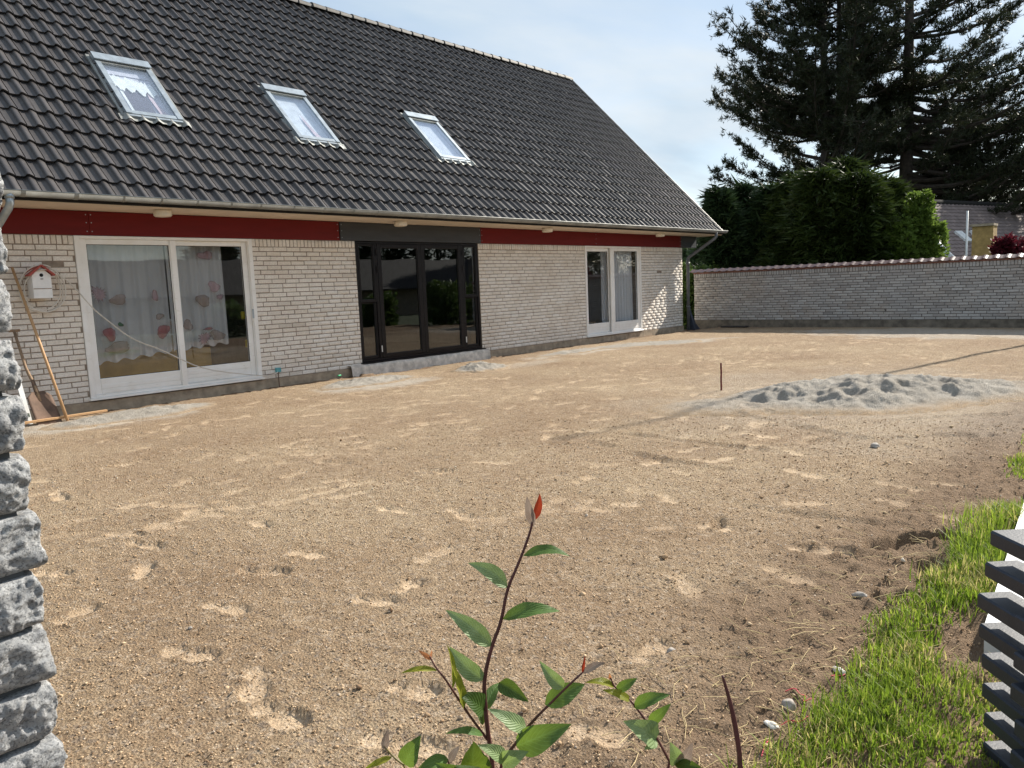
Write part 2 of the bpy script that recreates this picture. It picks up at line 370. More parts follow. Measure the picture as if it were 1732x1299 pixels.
c = m.mix(m.ramp(m.noise(11, 6, 0.7), (0.6, 0), (0.72, 0.55)), c, (0.20, 0.15, 0.08))
MT['granite'] = m.fin(c, 0.72, m.bump(m.noise(60, 8, 0.78), 1.0, 0.012, m.bump(sp, 0.4, 0.004)), spec=0.4)
simple('pillar_mortar', (0.10, 0.10, 0.10), 0.95)
m = Mat('dark_plastic'); n = m.noise(9, 6, 0.6)
c = m.mix(n, (0.016, 0.021, 0.031), (0.030, 0.036, 0.050)); c = m.mix(m.ramp(m.noise(220, 3, 0.6), (0.68, 0), (0.76, 0.4)), c, (0.2, 0.2, 0.2))
MT['dark_plastic'] = m.fin(c, 0.5, m.bump(m.noise(160, 4, 0.6), 0.25, 0.003), spec=0.5)
simple('white_board', (0.82, 0.82, 0.80), 0.5, 0.05)
simple('pebble_white', (0.60, 0.57, 0.52), 0.8, 0.15, 60, 0.4, 90); simple('pebble_grey', (0.30, 0.27, 0.24), 0.85, 0.2, 50, 0.4, 90); simple('red_string', (0.50, 0.03, 0.06), 0.6)
simple('straw', (0.60, 0.47, 0.25), 0.8, 0.25, 40)
# foliage
def foliage(name, ca, cb, trans=0.35, rough=0.55, sc=1.2, fsc=14):
    m = Mat(name); n = m.noise(sc, 4); f = m.noise(fsc, 3)
    c = m.mix(m.ramp(n, (0.35, 0), (0.65, 1)), ca, cb); c = m.mix(m.ramp(f, (0.35, 0.0), (0.7, 0.6)), c, tuple(min(1, x*1.7) for x in cb))
    m.fin(c, rough, spec=0.3)
    t = m.n('ShaderNodeBsdfTranslucent'); m.l(c, t.inputs[0]); x = m.n('ShaderNodeMixShader'); x.inputs[0].default_value = trans
    m.l(m.p.outputs[0], x.inputs[1]); m.l(t.outputs[0], x.inputs[2]); m.l(x.outputs[0], m.out.inputs[0]); MT[name] = m.m
foliage('pine_needle', (0.014, 0.020, 0.010), (0.033, 0.039, 0.018), 0.18)
foliage('spruce', (0.012, 0.026, 0.010), (0.028, 0.050, 0.016), 0.15); foliage('thuja', (0.012, 0.026, 0.006), (0.036, 0.054, 0.010), 0.25)
foliage('bright_leaf', (0.06, 0.105, 0.015), (0.125, 0.185, 0.035), 0.45); foliage('hedge_leaf', (0.04, 0.075, 0.02), (0.10, 0.15, 0.035), 0.35)
foliage('red_leaf', (0.06, 0.008, 0.014), (0.12, 0.018, 0.028), 0.3); foliage('far_leaf', (0.05, 0.08, 0.035), (0.10, 0.14, 0.06), 0.35)
simple('pine_bark', (0.055, 0.042, 0.034), 0.95, 0.4, 6, 0.8, 25)
m = Mat('grass_blade'); r_ = m.attr('rnd'); hg = m.attr('hgt')
c = m.ramp(r_, (0, (0.08, 0.15, 0.012)), (0.45, (0.17, 0.28, 0.022)), (0.8, (0.29, 0.38, 0.045)), (0.93, (0.46, 0.42, 0.14)), (1, (0.60, 0.48, 0.25)))
c = m.mix(m.math('MULTIPLY', hg, 0.3), c, (0.32, 0.36, 0.06)); m.fin(c, 0.5, spec=0.35)
t = m.n('ShaderNodeBsdfTranslucent'); m.l(c, t.inputs[0]); x = m.n('ShaderNodeMixShader'); x.inputs[0].default_value = 0.5
m.l(m.p.outputs[0], x.inputs[1]); m.l(t.outputs[0], x.inputs[2]); m.l(x.outputs[0], m.out.inputs[0]); MT['grass_blade'] = m.m
def leafmat(name, ca, cb, trans=0.35, rough=0.46):
    m = Mat(name); uv = m.n('ShaderNodeUVMap', uv_map='UVMap').outputs[0]; sx = m.n('ShaderNodeSeparateXYZ'); m.l(uv, sx.inputs[0])
    au = m.math('ABSOLUTE', m.math('SUBTRACT', sx.outputs[0], 0.5))
    ph = m.math('ADD', m.math('MULTIPLY', m.math('SUBTRACT', sx.outputs[1], m.math('MULTIPLY', au, 0.75)), 9.0), m.math('MULTIPLY', m.noise(60, 2), 0.5))
    tri = m.math('PINGPONG', ph, 0.5)
    vein = m.ramp(tri, (0.0, 1), (0.13, 0)); mid_ = m.ramp(au, (0.0, 1), (0.05, 0)); vv = m.math('MAXIMUM', vein, mid_)
    c = m.mix(m.ramp(m.noise(70, 4), (0.3, 0), (0.7, 1)), ca, cb); c = m.mix(m.math('MULTIPLY', vv, 0.45), c, tuple(min(1, x*1.5+0.02) for x in cb))
    m.fin(c, rough, m.bump(m.math('ADD', m.math('MULTIPLY', tri, 1.6), m.math('MULTIPLY', m.noise(320, 3), 0.35)), 0.40, 0.0018), spec=0.22)
    t = m.n('ShaderNodeBsdfTranslucent'); m.l(m.mix(0.5, c, (0.30, 0.42, 0.03)) if 'green' in name else c, t.inputs[0]); x = m.n('ShaderNodeMixShader'); x.inputs[0].default_value = trans
    m.l(m.p.outputs[0], x.inputs[1]); m.l(t.outputs[0], x.inputs[2]); m.l(x.outputs[0], m.out.inputs[0]); MT[name] = m.m
leafmat('leaf_green', (0.055, 0.115, 0.030), (0.10, 0.185, 0.05), 0.3); leafmat('leaf_green_sheen', (0.17, 0.25, 0.11), (0.28, 0.37, 0.18), 0.3); leafmat('leaf_green_dark', (0.030, 0.065, 0.015), (0.06, 0.115, 0.025), 0.3)  # light green has the sun's sheen on the blades painted into its colour
leafmat('leaf_green_yellow', (0.19, 0.21, 0.02), (0.30, 0.30, 0.04), 0.45); leafmat('leaf_red', (0.27, 0.030, 0.014), (0.40, 0.060, 0.022), 0.45); leafmat('leaf_grey', (0.24, 0.17, 0.13), (0.36, 0.28, 0.22), 0.25); leafmat('leaf_orange', (0.50, 0.17, 0.06), (0.6, 0.28, 0.12), 0.45)
simple('stem_red', (0.085, 0.025, 0.025), 0.5, 0.3, 30); simple('stem_green', (0.20, 0.16, 0.05), 0.5, 0.3, 30)

# ================================================================== GROUND
WY = 10.73                                     # house wall plane (front of the bricks)
def axis(a, b, d0, g):
    out = [a]; 
    while out[-1] < b: out.append(out[-1] + d0 + g*max(0.0, out[-1]))
    return np.array(out)
gx = np.concatenate([np.linspace(-3, 0.1, 40), axis(0.13, 20.4, 0.0085, 0.0042)])
gy_ = np.concatenate([np.linspace(-2.5, 0.0, 50), axis(0.02, WY+0.25, 0.0085, 0.0046)])
X, Y = np.meshgrid(gx, gy_, indexing='ij')
soil_shade = np.clip(1.15-sstep(0.9, 1.7, Y + 0.35*fbm(X*1.4, Y*1.4, 5)), 0, 1)*0.9
soil_shade = np.maximum(soil_shade, 1.0*sstep(9.98, 10.16, Y+0.20*fbm(X*2, Y*2, 9)))  # dark earth strip at the wall, widening the eave shadow by colour
near = sstep(1.0, 3.2, Y)
Z = 0.016*fbm(X*0.8, Y*0.8, 1, 3) + 0.013*fbm(X*4, Y*4, 2, 4)*(0.5+1.2*soil_shade) + 0.010*fbm(X*22, Y*22, 3, 3)*(0.6+1.9*soil_shade)
Z -= 0.075*sstep(10.0, 10.5, Y)
PR = np.zeros_like(X)
def footprint(cx, cy, ang, L=0.29, dep=0.02, pk=1.0, wide=0.105):
    i0, i1 = np.searchsorted(gx, [cx-0.35, cx+0.35]); j0, j1 = np.searchsorted(gy_, [cy-0.35, cy+0.35])
    x = X[i0:i1, j0:j1]-cx; y = Y[i0:i1, j0:j1]-cy
    if x.size == 0: return
    u = x*math.cos(ang)+y*math.sin(ang); v = -x*math.sin(ang)+y*math.cos(ang)
    wob = 0.18*fbm(x*14+cx*7, y*14+cy*5, 21, 2)
    d1 = np.sqrt(((u-0.19*L)/(0.33*L))**2 + (v/(wide*0.52))**2)+wob
    d2 = np.sqrt(((u+0.31*L)/(0.19*L))**2 + (v/(wide*0.42))**2)+wob
    d = np.minimum(d1, d2)
    ins = 1-sstep(0.78, 1.10, d); rim = np.exp(-((d-1.2)/0.16)**2)
    tilt = 1.0+0.7*np.clip(u/L, -0.5, 0.5)
    z = Z[i0:i1, j0:j1]
    Z[i0:i1, j0:j1] = z*(1-0.80*ins) - dep*tilt*ins + 0.30*dep*rim
    PR[i0:i1, j0:j1] = np.maximum(PR[i0:i1, j0:j1], pk*ins*(0.75+0.25*np.clip(1+wob, 0, 1)))
def fp_px(x, y, x2, y2, dep=0.02, pk=1.0):
    a = onz(x, y); b = onz(x2, y2); c = (a+b)/2; L = np.linalg.norm(b-a)
    footprint(c[0], c[1], math.atan2(b[1]-a[1], b[0]-a[0]), float(np.clip(L, 0.2, 0.36)), dep, pk)
for q in [(430, 1128, 432, 1185), (430, 1190, 520, 1225), (275, 1098, 365, 1112), (345, 1020, 422, 1036), (236, 980, 250, 950), (105, 1050, 150, 1030), (485, 934, 556, 940), (400, 966, 490, 968), (672, 1002, 708, 978), (612, 1014, 655, 1016),
          (1140, 965, 1180, 1005), (1070, 1120, 1130, 1080), (970, 856, 1042, 862), (1030, 850, 1085, 853), (1180, 888, 1240, 892), (1120, 835, 1140, 850), (1330, 924, 1445, 936), (1480, 812, 1570, 828), (1575, 815, 1630, 818), (1320, 790, 1410, 808), (1290, 955, 1375, 985), (1110, 893, 1130, 890),
          (180, 900, 240, 905), (215, 918, 275, 924), (60, 968, 120, 968), (545, 815, 600, 810), (530, 780, 600, 785), (700, 795, 780, 797), (800, 780, 870, 782), (870, 810, 920, 808), (1170, 775, 1215, 779), (1085, 785, 1130, 775), (1320, 850, 1400, 848), (1480, 840, 1540, 852), (660, 1160, 740, 1170), (610, 1245, 760, 1270), (985, 1235, 1040, 1245), (1330, 760, 1355, 768),
          (250, 855, 350, 852), (310, 865, 390, 870), (90, 830, 110, 850), (640, 860, 700, 866), (760, 860, 800, 880), (430, 880, 450, 890), (1240, 730, 1330, 740), (1590, 870, 1640, 880)]:
    fp_px(*q, dep=random.uniform(0.010, 0.018), pk=random.uniform(0.45, 0.85))
for k in range(330):                           # trodden all over, along rough walking lines
    cx = random.uniform(1.5, 19.5); cy = random.uniform(2.6, 9.9)
    a = random.choice([-0.75, 0.1, 0.5, 2.4, 3.2, -0.2]) + random.gauss(0, 0.35)
    n = random.choice([1, 1, 2, 3, 4])
    for i in range(n):
        footprint(cx+math.cos(a)*0.55*i, cy+math.sin(a)*0.55*i + (i % 2)*0.12, a+random.gauss(0, 0.12), random.uniform(0.25, 0.31), random.uniform(0.004, 0.013), random.uniform(0.15, 0.7))
def dent(px, py, rx, ry, dep, ang=0.0):
    c = onz(px, py); x = X-c[0]; y = Y-c[1]; u = x*math.cos(ang)+y*math.sin(ang); v = -x*math.sin(ang)+y*math.cos(ang)
    d = np.sqrt((u/rx)**2+(v/ry)**2)+0.3*fbm(X*12, Y*12, 31, 2)
    global Z
    Z = Z - dep*(1-sstep(0.6, 1.1, d)) + 0.25*dep*np.exp(-((d-1.35)/0.25)**2)
dent(1535, 915, 0.26, 0.07, 0.075, -0.5); dent(1575, 958, 0.13, 0.09, 0.06, 0.3); dent(1505, 1010, 0.10, 0.05, 0.05, -0.4); dent(1660, 1080, 0.25, 0.2, 0.03, 0); dent(1215, 882, 0.10, 0.04, 0.03, 0.3); dent(1590, 910, 0.1, 0.05, 0.05, -0.3)
# rake strokes, drag marks and a few ridges pushed up by boots and barrow wheels
def rut(px0, py0, px1, py1, w, dep, seed):
    global Z
    a = onz(px0, py0); b_ = onz(px1, py1); dv = b_[:2]-a[:2]; L = np.linalg.norm(dv); dv = dv/L
    u = (X-a[0])*dv[0]+(Y-a[1])*dv[1]; v = -(X-a[0])*dv[1]+(Y-a[1])*dv[0] + 0.10*fbm(X*1.3, Y*1.3, seed, 2)
    m_ = sstep(-0.1, 0.25, u)*(1-sstep(L-0.25, L+0.1, u))*np.clip(0.65+0.9*fbm(X*3.1, Y*3.1, seed+1, 2), 0, 1)
    Z = Z + m_*(-dep*np.exp(-(v/w)**2) + 0.7*dep*np.exp(-((v-1.7*w)/(0.8*w))**2))
for i_, q_ in enumerate([(980, 745, 1250, 800, 0.05, 0.022), (1040, 730, 1330, 765, 0.05, 0.02), (1230, 700, 1640, 770, 0.06, 0.018), (1300, 745, 1700, 735, 0.05, 0.022), (1180, 840, 1620, 900, 0.05, 0.016), (1290, 900, 1560, 1010, 0.05, 0.02), (620, 760, 980, 750, 0.05, 0.012), (200, 780, 620, 700, 0.05, 0.012), (1100, 640, 1600, 600, 0.06, 0.014), (90, 900, 500, 850, 0.04, 0.010), (300, 690, 900, 640, 0.05, 0.014), (1400, 720, 1720, 700, 0.05, 0.022)]): rut(*q_, 200+i_)
GREY = 0.9*(1-sstep(0.7, 1.5, np.sqrt(((X-8.9)/2.3)**2+((Y-2.55)/2.0)**2)+0.35*fbm(X*1.5, Y*1.5, 12)))*0.32
def greyspot(cx, cy, rx, ry, a=0.0, st=0.8):
    global GREY
    x = X-cx; y = Y-cy; u = x*math.cos(a)+y*math.sin(a); v = -x*math.sin(a)+y*math.cos(a)
    GREY = np.maximum(GREY, st*(1-sstep(0.55, 1.2, np.sqrt((u/rx)**2+(v/ry)**2)+0.5*fbm(X*3, Y*3, 13))))
greyspot(13.0, 9.2, 2.2, 0.45, 0.0); greyspot(15.0, 8.6, 1.5, 0.6, -0.5); greyspot(7.2, 9.0, 1.0, 0.5); greyspot(3.6, 9.4, 1.1, 0.55); greyspot(18.3, 4.2, 1.6, 3.0, 0, 0.65); greyspot(10.3, 8.7, 0.9, 0.35, 0, 0.4)
nx, ny = X.shape
idx = np.arange(nx*ny).reshape(nx, ny)
Fq = np.stack([idx[:-1, :-1], idx[1:, :-1], idx[1:, 1:], idx[:-1, 1:]], -1).reshape(-1, 4)
me = np_mesh('ground', np.stack([X, Y, Z], -1).reshape(-1, 3), Fq, True, dict(grey=GREY.ravel(), soil_shade=soil_shade.ravel(), **{'print': PR.ravel()}))
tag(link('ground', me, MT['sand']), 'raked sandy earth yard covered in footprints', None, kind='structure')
def gz(x, y):
    i = int(np.clip(np.searchsorted(gx, x), 0, nx-1)); j = int(np.clip(np.searchsorted(gy_, y), 0, ny-1)); return float(Z[i, j])
def gza(x, y):
    i = np.clip(np.searchsorted(gx, x), 0, nx-1); j = np.clip(np.searchsorted(gy_, y), 0, ny-1); return Z[i, j]
# far terrain: one sheet to the horizon, dipping under the yard
tv = []; tf = []
ring = [-900, -300, -100, -40, -12, -3.0, 20.4, 45, 90, 200, 500, 1200]
for i, a in enumerate(ring):
    for j, b in enumerate(ring):
        inside = (-3.1 < a < 20.5) and (-3.1 < b < 20.5)
        tv.append((a, b, -0.16 if inside else -0.10))
nr = len(ring)
for i in range(nr-1):
    for j in range(nr-1): tf.append((i*nr+j, (i+1)*nr+j, (i+1)*nr+j+1, i*nr+j+1))
tag(link('terrain', np_mesh('terrain', np.array(tv, float), tf), MT['terrain_grass']), kind='structure')

# loose crumbs of earth lying on the sand
N = 62000
ang = rng.uniform(-0.66, 0.66, N); dist = 1.75 + 6.0*rng.random(N)**1.7
px_ = np.cos(ALPHA-ang)*dist; py_ = np.sin(ALPHA-ang)*dist
ok = (py_ > 0.55) & (py_ < 9.5) & (px_ > 0.3); px_, py_, dist = px_[ok], py_[ok], dist[ok]
ii = np.clip(np.searchsorted(gx, px_), 0, nx-1); jj = np.clip(np.searchsorted(gy_, py_), 0, ny-1)
keep = rng.random(len(px_)) > PR[ii, jj]*0.93; px_, py_, dist, ii, jj = px_[keep], py_[keep], dist[keep], ii[keep], jj[keep]
N = len(px_); rs = 0.0016 + 0.0036*rng.random(N)**3; rs *= (0.75+0.12*dist); cl_ = (rng.random(N) < np.where(py_ < 2.0, 0.02, 0.005)); rs[cl_] *= rng.uniform(1.6, 3.2, cl_.sum())
oct_ = np.array([[1, 0, 0], [-1, 0, 0], [0, 1, 0], [0, -1, 0], [0, 0, 1], [0, 0, -1]], float)
of = np.array([[0, 2, 4], [2, 1, 4], [1, 3, 4], [3, 0, 4], [2, 0, 5], [1, 2, 5], [3, 1, 5], [0, 3, 5]])
V = oct_[None]*rs[:, None, None]*rng.uniform(0.6, 1.35, (N, 6, 1)); V[:, :, 2] *= 0.8
V += rng.normal(0, 0.18, (N, 6, 3))*rs[:, None, None]
V += np.stack([px_, py_, Z[ii, jj]+rs*0.35], -1)[:, None, :]
Fc = (of[None] + (np.arange(N)*6)[:, None, None]).reshape(-1, 3)
me = np_mesh('gravel', V.reshape(-1, 3), Fc, False, dict(rnd=np.repeat(rng.random(N), 6)))
tag(link('gravel', me, MT['crumb']), 'loose crumbs of sandy earth scattered over the yard', None, kind='stuff')

# heaps of grey sand
def heap(label, cx, cy, rx, ry, h, ang, n, bumps, seed, irregular=0.3):
    u = np.linspace(-1.25, 1.25, n); v = np.linspace(-1.25, 1.25, int(n*0.75)); U, Vv = np.meshgrid(u, v, indexing='ij')
    xx = cx + U*rx*math.cos(ang) - Vv*ry*math.sin(ang); yy = cy + U*rx*math.sin(ang) + Vv*ry*math.cos(ang)
    d = np.sqrt(U**2+Vv**2) + irregular*fbm(xx*1.6/rx+seed, yy*1.6/rx, seed, 3)
    z = h*np.clip(1-sstep(0.0, 1.05, d), 0, 1)**0.75
    e = 1-sstep(0.55, 1.0, d)
    r2 = np.random.default_rng(seed)
    for k in range(bumps):
        a = r2.uniform(0, 6.28); q = math.sqrt(r2.random())*0.85; bx = cx+q*rx*math.cos(a)*math.cos(ang)-q*ry*math.sin(a)*math.sin(ang); by = cy+q*rx*math.cos(a)*math.sin(ang)+q*ry*math.sin(a)*math.cos(ang)
        s = r2.uniform(0.07, 0.15); dep = r2.uniform(0.35, 1.0)*min(h*0.34, 0.042); th = r2.uniform(0, 3.14); dx = xx-bx; dy = yy-by
        q1 = (dx*math.cos(th)+dy*math.sin(th))/(s*1.6); q2 = (-dx*math.sin(th)+dy*math.cos(th))/s; rr = np.sqrt(q1*q1+q2*q2)
        z = z - dep*np.exp(-(rr/0.85)**4)*e + 0.28*dep*np.exp(-((rr-1.4)/0.4)**2)*e
    z = z + e*(0.03*h/0.2*fbm(xx*5, yy*5, seed+3, 3) + 0.018*fbm(xx*20, yy*20, seed+5, 3) + 0.010*fbm(xx*55, yy*55, seed+7, 2))
    z = z + gza(xx.ravel(), yy.ravel()).reshape(xx.shape)*0.9 + 0.006 - 0.06*sstep(0.9, 1.25, d)
    n1_, n2_ = xx.shape; id_ = np.arange(n1_*n2_).reshape(n1_, n2_)
    F = np.stack([id_[:-1, :-1], id_[1:, :-1], id_[1:, 1:], id_[:-1, 1:]], -1).reshape(-1, 4)
    me = np_mesh('sand_heap', np.stack([xx, yy, z], -1).reshape(-1, 3), F, True, dict(rim=sstep(0.72, 1.0, d).ravel()), base=(cx, cy, 0))
    o = link('sand_heap', me, MT['grey_sand'], loc=(cx, cy, 0)); tag(o, label, 'sand heap', 'heaps of grey sand'); return o
hc = onz(1440, 676)
heap('large low heap of trampled grey sand beside the red stake', 8.92, 2.60, 2.28, 1.12, 0.20, -0.62, 230, 95, 41, 0.3)
heap('grey sand spread below the leaning shovel and wooden lath', 3.75, 9.40, 0.95, 0.42, 0.055, 0.0, 90, 8, 52)
heap('pale sand pile by the wall left of the black doors', 7.25, 9.30, 0.85, 0.42, 0.06, 0.05, 90, 9, 63)
heap('small dark-topped sand pile in front of the black doors', 9.25, 8.92, 0.55, 0.42, 0.10, 0.0, 80, 3, 74)
heap('faint flat patch of grey sand near the far white door', 14.4, 8.75, 1.3, 0.5, 0.035, -0.45, 80, 6, 85)
heap('thin grey sand streak in front of the middle brick wall', 12.3, 9.3, 1.2, 0.3, 0.035, 0.0, 70, 6, 96)

# ================================================================== HOUSE
house = thing('house', (10.0, WY+4.3, 0), 'white brick house with dark tiled roof and red beam above the doors', 'house')
X0, X1 = 0.9, 19.27                            # wall ends
ZB, ZT = 0.075, 2.20                           # brick base and underside of the red beam
OPEN = [(3.865, 6.335), (8.25, 11.23), (14.765, 17.15)]
ZR = ZT - 0.118                                # foot of the upright course under the beam
def brick_mesh(w, h, vertical=False, axis='y', dep=0.035):
    b = 0.004
    fx = lambda a, d, z: (a, d, z) if axis == 'y' else (d, a, z)
    w2, h2 = w/2, h/2
    V = [(-w2+b, 0, -h2+b), (w2-b, 0, -h2+b), (w2-b, 0, h2-b), (-w2+b, 0, h2-b), (-w2, b*1.2, -h2), (w2, b*1.2, -h2), (w2, b*1.2, h2), (-w2, b*1.2, h2), (-w2, dep, -h2), (w2, dep, -h2), (w2, dep, h2), (-w2, dep, h2)]
    F = [(0, 1, 2, 3)] + [(i, i+4, (i+1) % 4+4, (i+1) % 4) for i in range(4)] + [(i+4, i+8, (i+1) % 4+8, (i+1) % 4+4) for i in range(4)]
    V = np.array([fx(*v) for v in V])
    if axis == 'y': pass
    return V, F
def flipfix(me):
    bm = bmesh.new(); bm.from_mesh(me); bmesh.ops.recalc_face_normals(bm, faces=bm.faces[:]); bm.to_mesh(me); bm.free()
def lay_bricks(parent, specs, axis, mat, name='brick', limit=300):
    """specs: (centre xyz, width, height); the largest in view become single objects, the rest one mesh"""
    P = np.array([s[0] for s in specs]); px, dz = proj(P)
    vis = (px[:, 0] > -30) & (px[:, 0] < 1760) & (px[:, 1] > -30) & (px[:, 1] < 1330)
    order = np.argsort(np.where(vis, 0, 1e6) + np.linalg.norm(P-CAM, axis=1)); single = set(order[:limit].tolist())
    cache = {}; VV = []; FF = []; RR = []; n0 = 0; plist = parent if isinstance(parent, list) else [parent]
    def owner(c): return plist[0] if len(plist) == 1 else next(p for p, (a, b) in zip(plist, segs) if a-0.01 <= c[0] <= b+0.01)
    for i, (c, w, h) in enumerate(specs):
        k = (round(w, 3), round(h, 3))
        if k not in cache:
            V, F = brick_mesh(w, h, axis=axis); me = np_mesh(name, V, F); flipfix(me); me.materials.append(mat); cache[k] = (me, np.array([v.co[:] for v in me.vertices]), [tuple(p.vertices) for p in me.polygons])
        me, V, F = cache[k]; j = rng.normal(0, 0.0012, 3)
        if axis == 'y': j[1] = rng.normal(0, 0.0022)
        else: j[0] = rng.normal(0, 0.0022)
        if i in single: link(name, me, None, owner(c), Vector(c)+Vector(j), (rng.normal(0, 0.006), rng.normal(0, 0.006), rng.normal(0, 0.006)))
        else:
            VV.append(V + np.array(c) + j); FF.append(np.array(F)+n0); RR += [rng.random()]*len(V); n0 += len(V)
    if VV:
        me = np_mesh('bricks', np.concatenate(VV), np.concatenate(FF), False, dict(rnd=np.array(RR)), base=off(plist[-1]))
        tag(link('bricks', me, mat, plist[-1]), kind='stuff')
# wall: mortar core with the openings left out
mb = MB(); segs = []; a = X0
for o0, o1 in OPEN: segs.append((a, o0)); a = o1
segs.append((a, X1))
walls = []
for s0, s1 in segs: walls.append(MB().box((s0+0.002, WY+0.007, ZB-0.01), (s1-0.002, WY+0.30, ZT+0.02)).build('brick_wall', MT['mortar'], house))
CH = (ZR-ZB)/29.0; BL = 0.24; specs = []; WALLOF = []
for si, (s0, s1) in enumerate(segs):
    n = int(round((s1-s0)/0.0665)); st = (s1-s0)/n
    for i in range(n): specs.append(((s0+(i+0.5)*st, WY, (ZR+ZT)/2+0.002), st-0.011, 0.108))
    for r_i in range(29):
        z = ZB+(r_i+0.5)*CH; x = s0 - [0, 0.12, 0.06, 0.18][(r_i*3) % 4] - (0.12 if (r_i//5) % 2 else 0)
        while x < s1-0.02:
            e = x+BL; l0, l1 = max(x, s0), min(e, s1)
            if l1-l0 > 0.035: specs.append((((l0+l1)/2, WY, z), l1-l0-0.011, CH-0.012))
            x = e
lay_bricks(walls, specs, 'y', MT['brick'])
for a, b in ((X0, OPEN[1][0]), (OPEN[1][1], X1)): MB().box((a-0.01, WY-0.012, -0.30), (b+0.01, WY+0.28, ZB-0.004)).build('plinth', MT['concrete'], house)
# rough cast step under the black doors
bm = bmesh.new(); bmesh.ops.create_grid(bm, x_segments=70, y_segments=8, size=0.5)
V = np.array([v.co[:] for v in bm.verts]); F = [tuple(v.index for v in f.verts) for f in bm.faces]; bm.free()
sv = np.zeros((len(V), 3)); t = V[:, 1]+0.5
sv[:, 0] = 7.93+(V[:, 0]+0.5)*3.38
prof = np.array([[0.30, 0.125], [0.02, 0.128], [-0.10, 0.118], [-0.125, 0.09], [-0.13, 0.0], [-0.14, -0.2]]); tt = np.linspace(0, 1, 6)
sv[:, 1] = WY+np.interp(t, tt, prof[:, 0])+0.018*fbm(sv[:, 0]*4, t*6, 3); sv[:, 2] = np.interp(t, tt, prof[:, 1])+0.014*fbm(sv[:, 0]*5, t*8, 8)*(t > 0.1)
o = MB().add(sv, F).build('door_step', MT['concrete_step'], house, True)
# other walls (rear, gables), inner shell
mb = MB()
mb.box((X0, WY+8.3, -0.2), (X1, WY+8.6, 2.5)); 
gp = [(WY+0.31, -0.2), (WY+8.29, -0.2), (WY+8.29, 2.5), (14.98, 7.2), (WY+0.31, 2.9)]
mb.prism(gp, 0, X0+0.01, X0+0.25); mb.prism(gp, 0, X1-0.25, X1-0.01)
mb.build('outer_wall', MT['brick'], house)
mb = MB().box((X0+0.26, WY+0.01, 0.02), (X1-0.26, WY+6.0, 0.06)); mb.build('inner_floor', MT['room_floor'], house)
mb = MB().box((X0+0.26, WY+5.0, 0.06), (X1-0.26, WY+5.1, 2.46))
for xx in (7.3, 12.9): mb.box((xx, WY+0.32, 0.061), (xx+0.1, WY+4.99, 2.46))
mb.box((X0+0.26, WY+0.32, 2.461), (X1-0.26, WY+5.1, 2.53)); mb.build('inner_wall', MT['room_wall'], house)
# beam band
def beam(x0, x1, mat, lab):
    o = MB().box((x0, WY-0.022, ZT+0.003), (x1, WY+0.14, 2.505), bev=0.003).build('beam_board', MT[mat], house); o['label'] = lab; return o
beam(X0-0.4, 4.06, 'red_paint', 'dark red painted beam board at the near corner'); beam(4.063, 7.93, 'red_paint', 'dark red painted beam board above the near door')
beam(7.95, 11.30, 'grey_primer', 'beam board primed dark grey above the black doors'); beam(11.303, 19.16, 'red_paint', 'dark red painted beam board above the far door'); beam(19.163, 20.02, 'grey_primer', 'grey beam end reaching past the wall corner')
MB().box((X0-0.4, 9.985, 2.51), (20.12, WY+0.3, 2.535)).build('soffit_board', MT['soffit'], house)
MB().box((X0-0.4, 9.955, 2.515), (20.12, 9.978, 2.60)).build('fascia_board', MT['roof_under'], house)
MB().box((20.10, 10.0, 2.50), (20.125, 10.75, 2.56)).build('verge_board', MT['soffit'], house)
for nx_n in (4.03, 4.09, 7.9, 7.98, 11.27, 11.33, 15.2, 19.12, 19.2):
    for nz_n in (2.25, 2.36, 2.46): MB().tube([(nx_n, WY-0.0215, nz_n), (nx_n, WY-0.0245, nz_n)], 0.007, 8).build('nail_head', MT['galvanised'], house)
# ---------------- roof
RYE, RK = 9.97, -7.42; RXA, RXB = 0.35, 20.14; c45 = math.sqrt(0.5); NR = 21; GA = 7.085/NR
def rp(x, s, n): return np.array([x, RYE+s*c45-n*c45, RYE+RK+s*c45+n*c45])
roof = MB().prism([(RYE+0.04, RYE+0.04+RK-0.035), (14.98, 14.98+RK-0.03), (19.95, 2.55), (19.95, 2.45), (14.98, 7.40), (RYE+0.10, RYE+RK-0.012)], 0, RXA+0.02, RXB-0.06).build('roof', MT['roof_under'], house)
TW = 0.205
prof = [(0.0, 0.010), (0.10, 0.004), (0.22, 0.0), (0.38, 0.0), (0.50, 0.002), (0.56, 0.008), (0.595, 0.028), (0.64, 0.039), (0.74, 0.040), (0.89, 0.026), (1.04, 0.007)]
def tile_mesh():
    V = []; F = []; n = len(prof); TL = GA+0.06
    def loc(x, s, h): return (x, s*c45-h*c45, s*c45+h*c45)
    for s, dn, in ((0.0, 0.030), (TL, -0.008)):
        for u, h in prof: V.append(loc((u-0.5)*TW, s, h+dn))
    for u, h in prof: V.append(loc((u-0.5)*TW, 0.0, h+0.030))
    for u, h in prof: V.append(loc((u-0.5)*TW, 0.004, h+0.030-0.024))
    for i in range(n-1):
        F.append((i, i+1, n+i+1, n+i)); F.append((2*n+i, 3*n+i, 3*n+i+1, 2*n+i+1))
    V += [loc(0.55*TW, 0.0, 0.046), loc(0.55*TW, TL, 0.008), loc(0.55*TW, TL, -0.02), loc(0.55*TW, 0.004, 0.018)]
    k = 4*n; F.append((k, k+3, k+2, k+1))
    return np.array(V), F, n
TV, TF, tn = tile_mesh(); tme = np_mesh('roof_tile', TV, TF); tme.materials.append(MT['roof_tile'])
for p in tme.polygons: p.use_smooth = all(v < 2*tn for v in p.vertices)
SKY = [(4.90, 5.70, 1.86, 3.25), (7.63, 8.44, 1.82, 3.25), (10.78, 11.60, 1.80, 3.20)]     # x0, x1, s0, s1
tiles = []
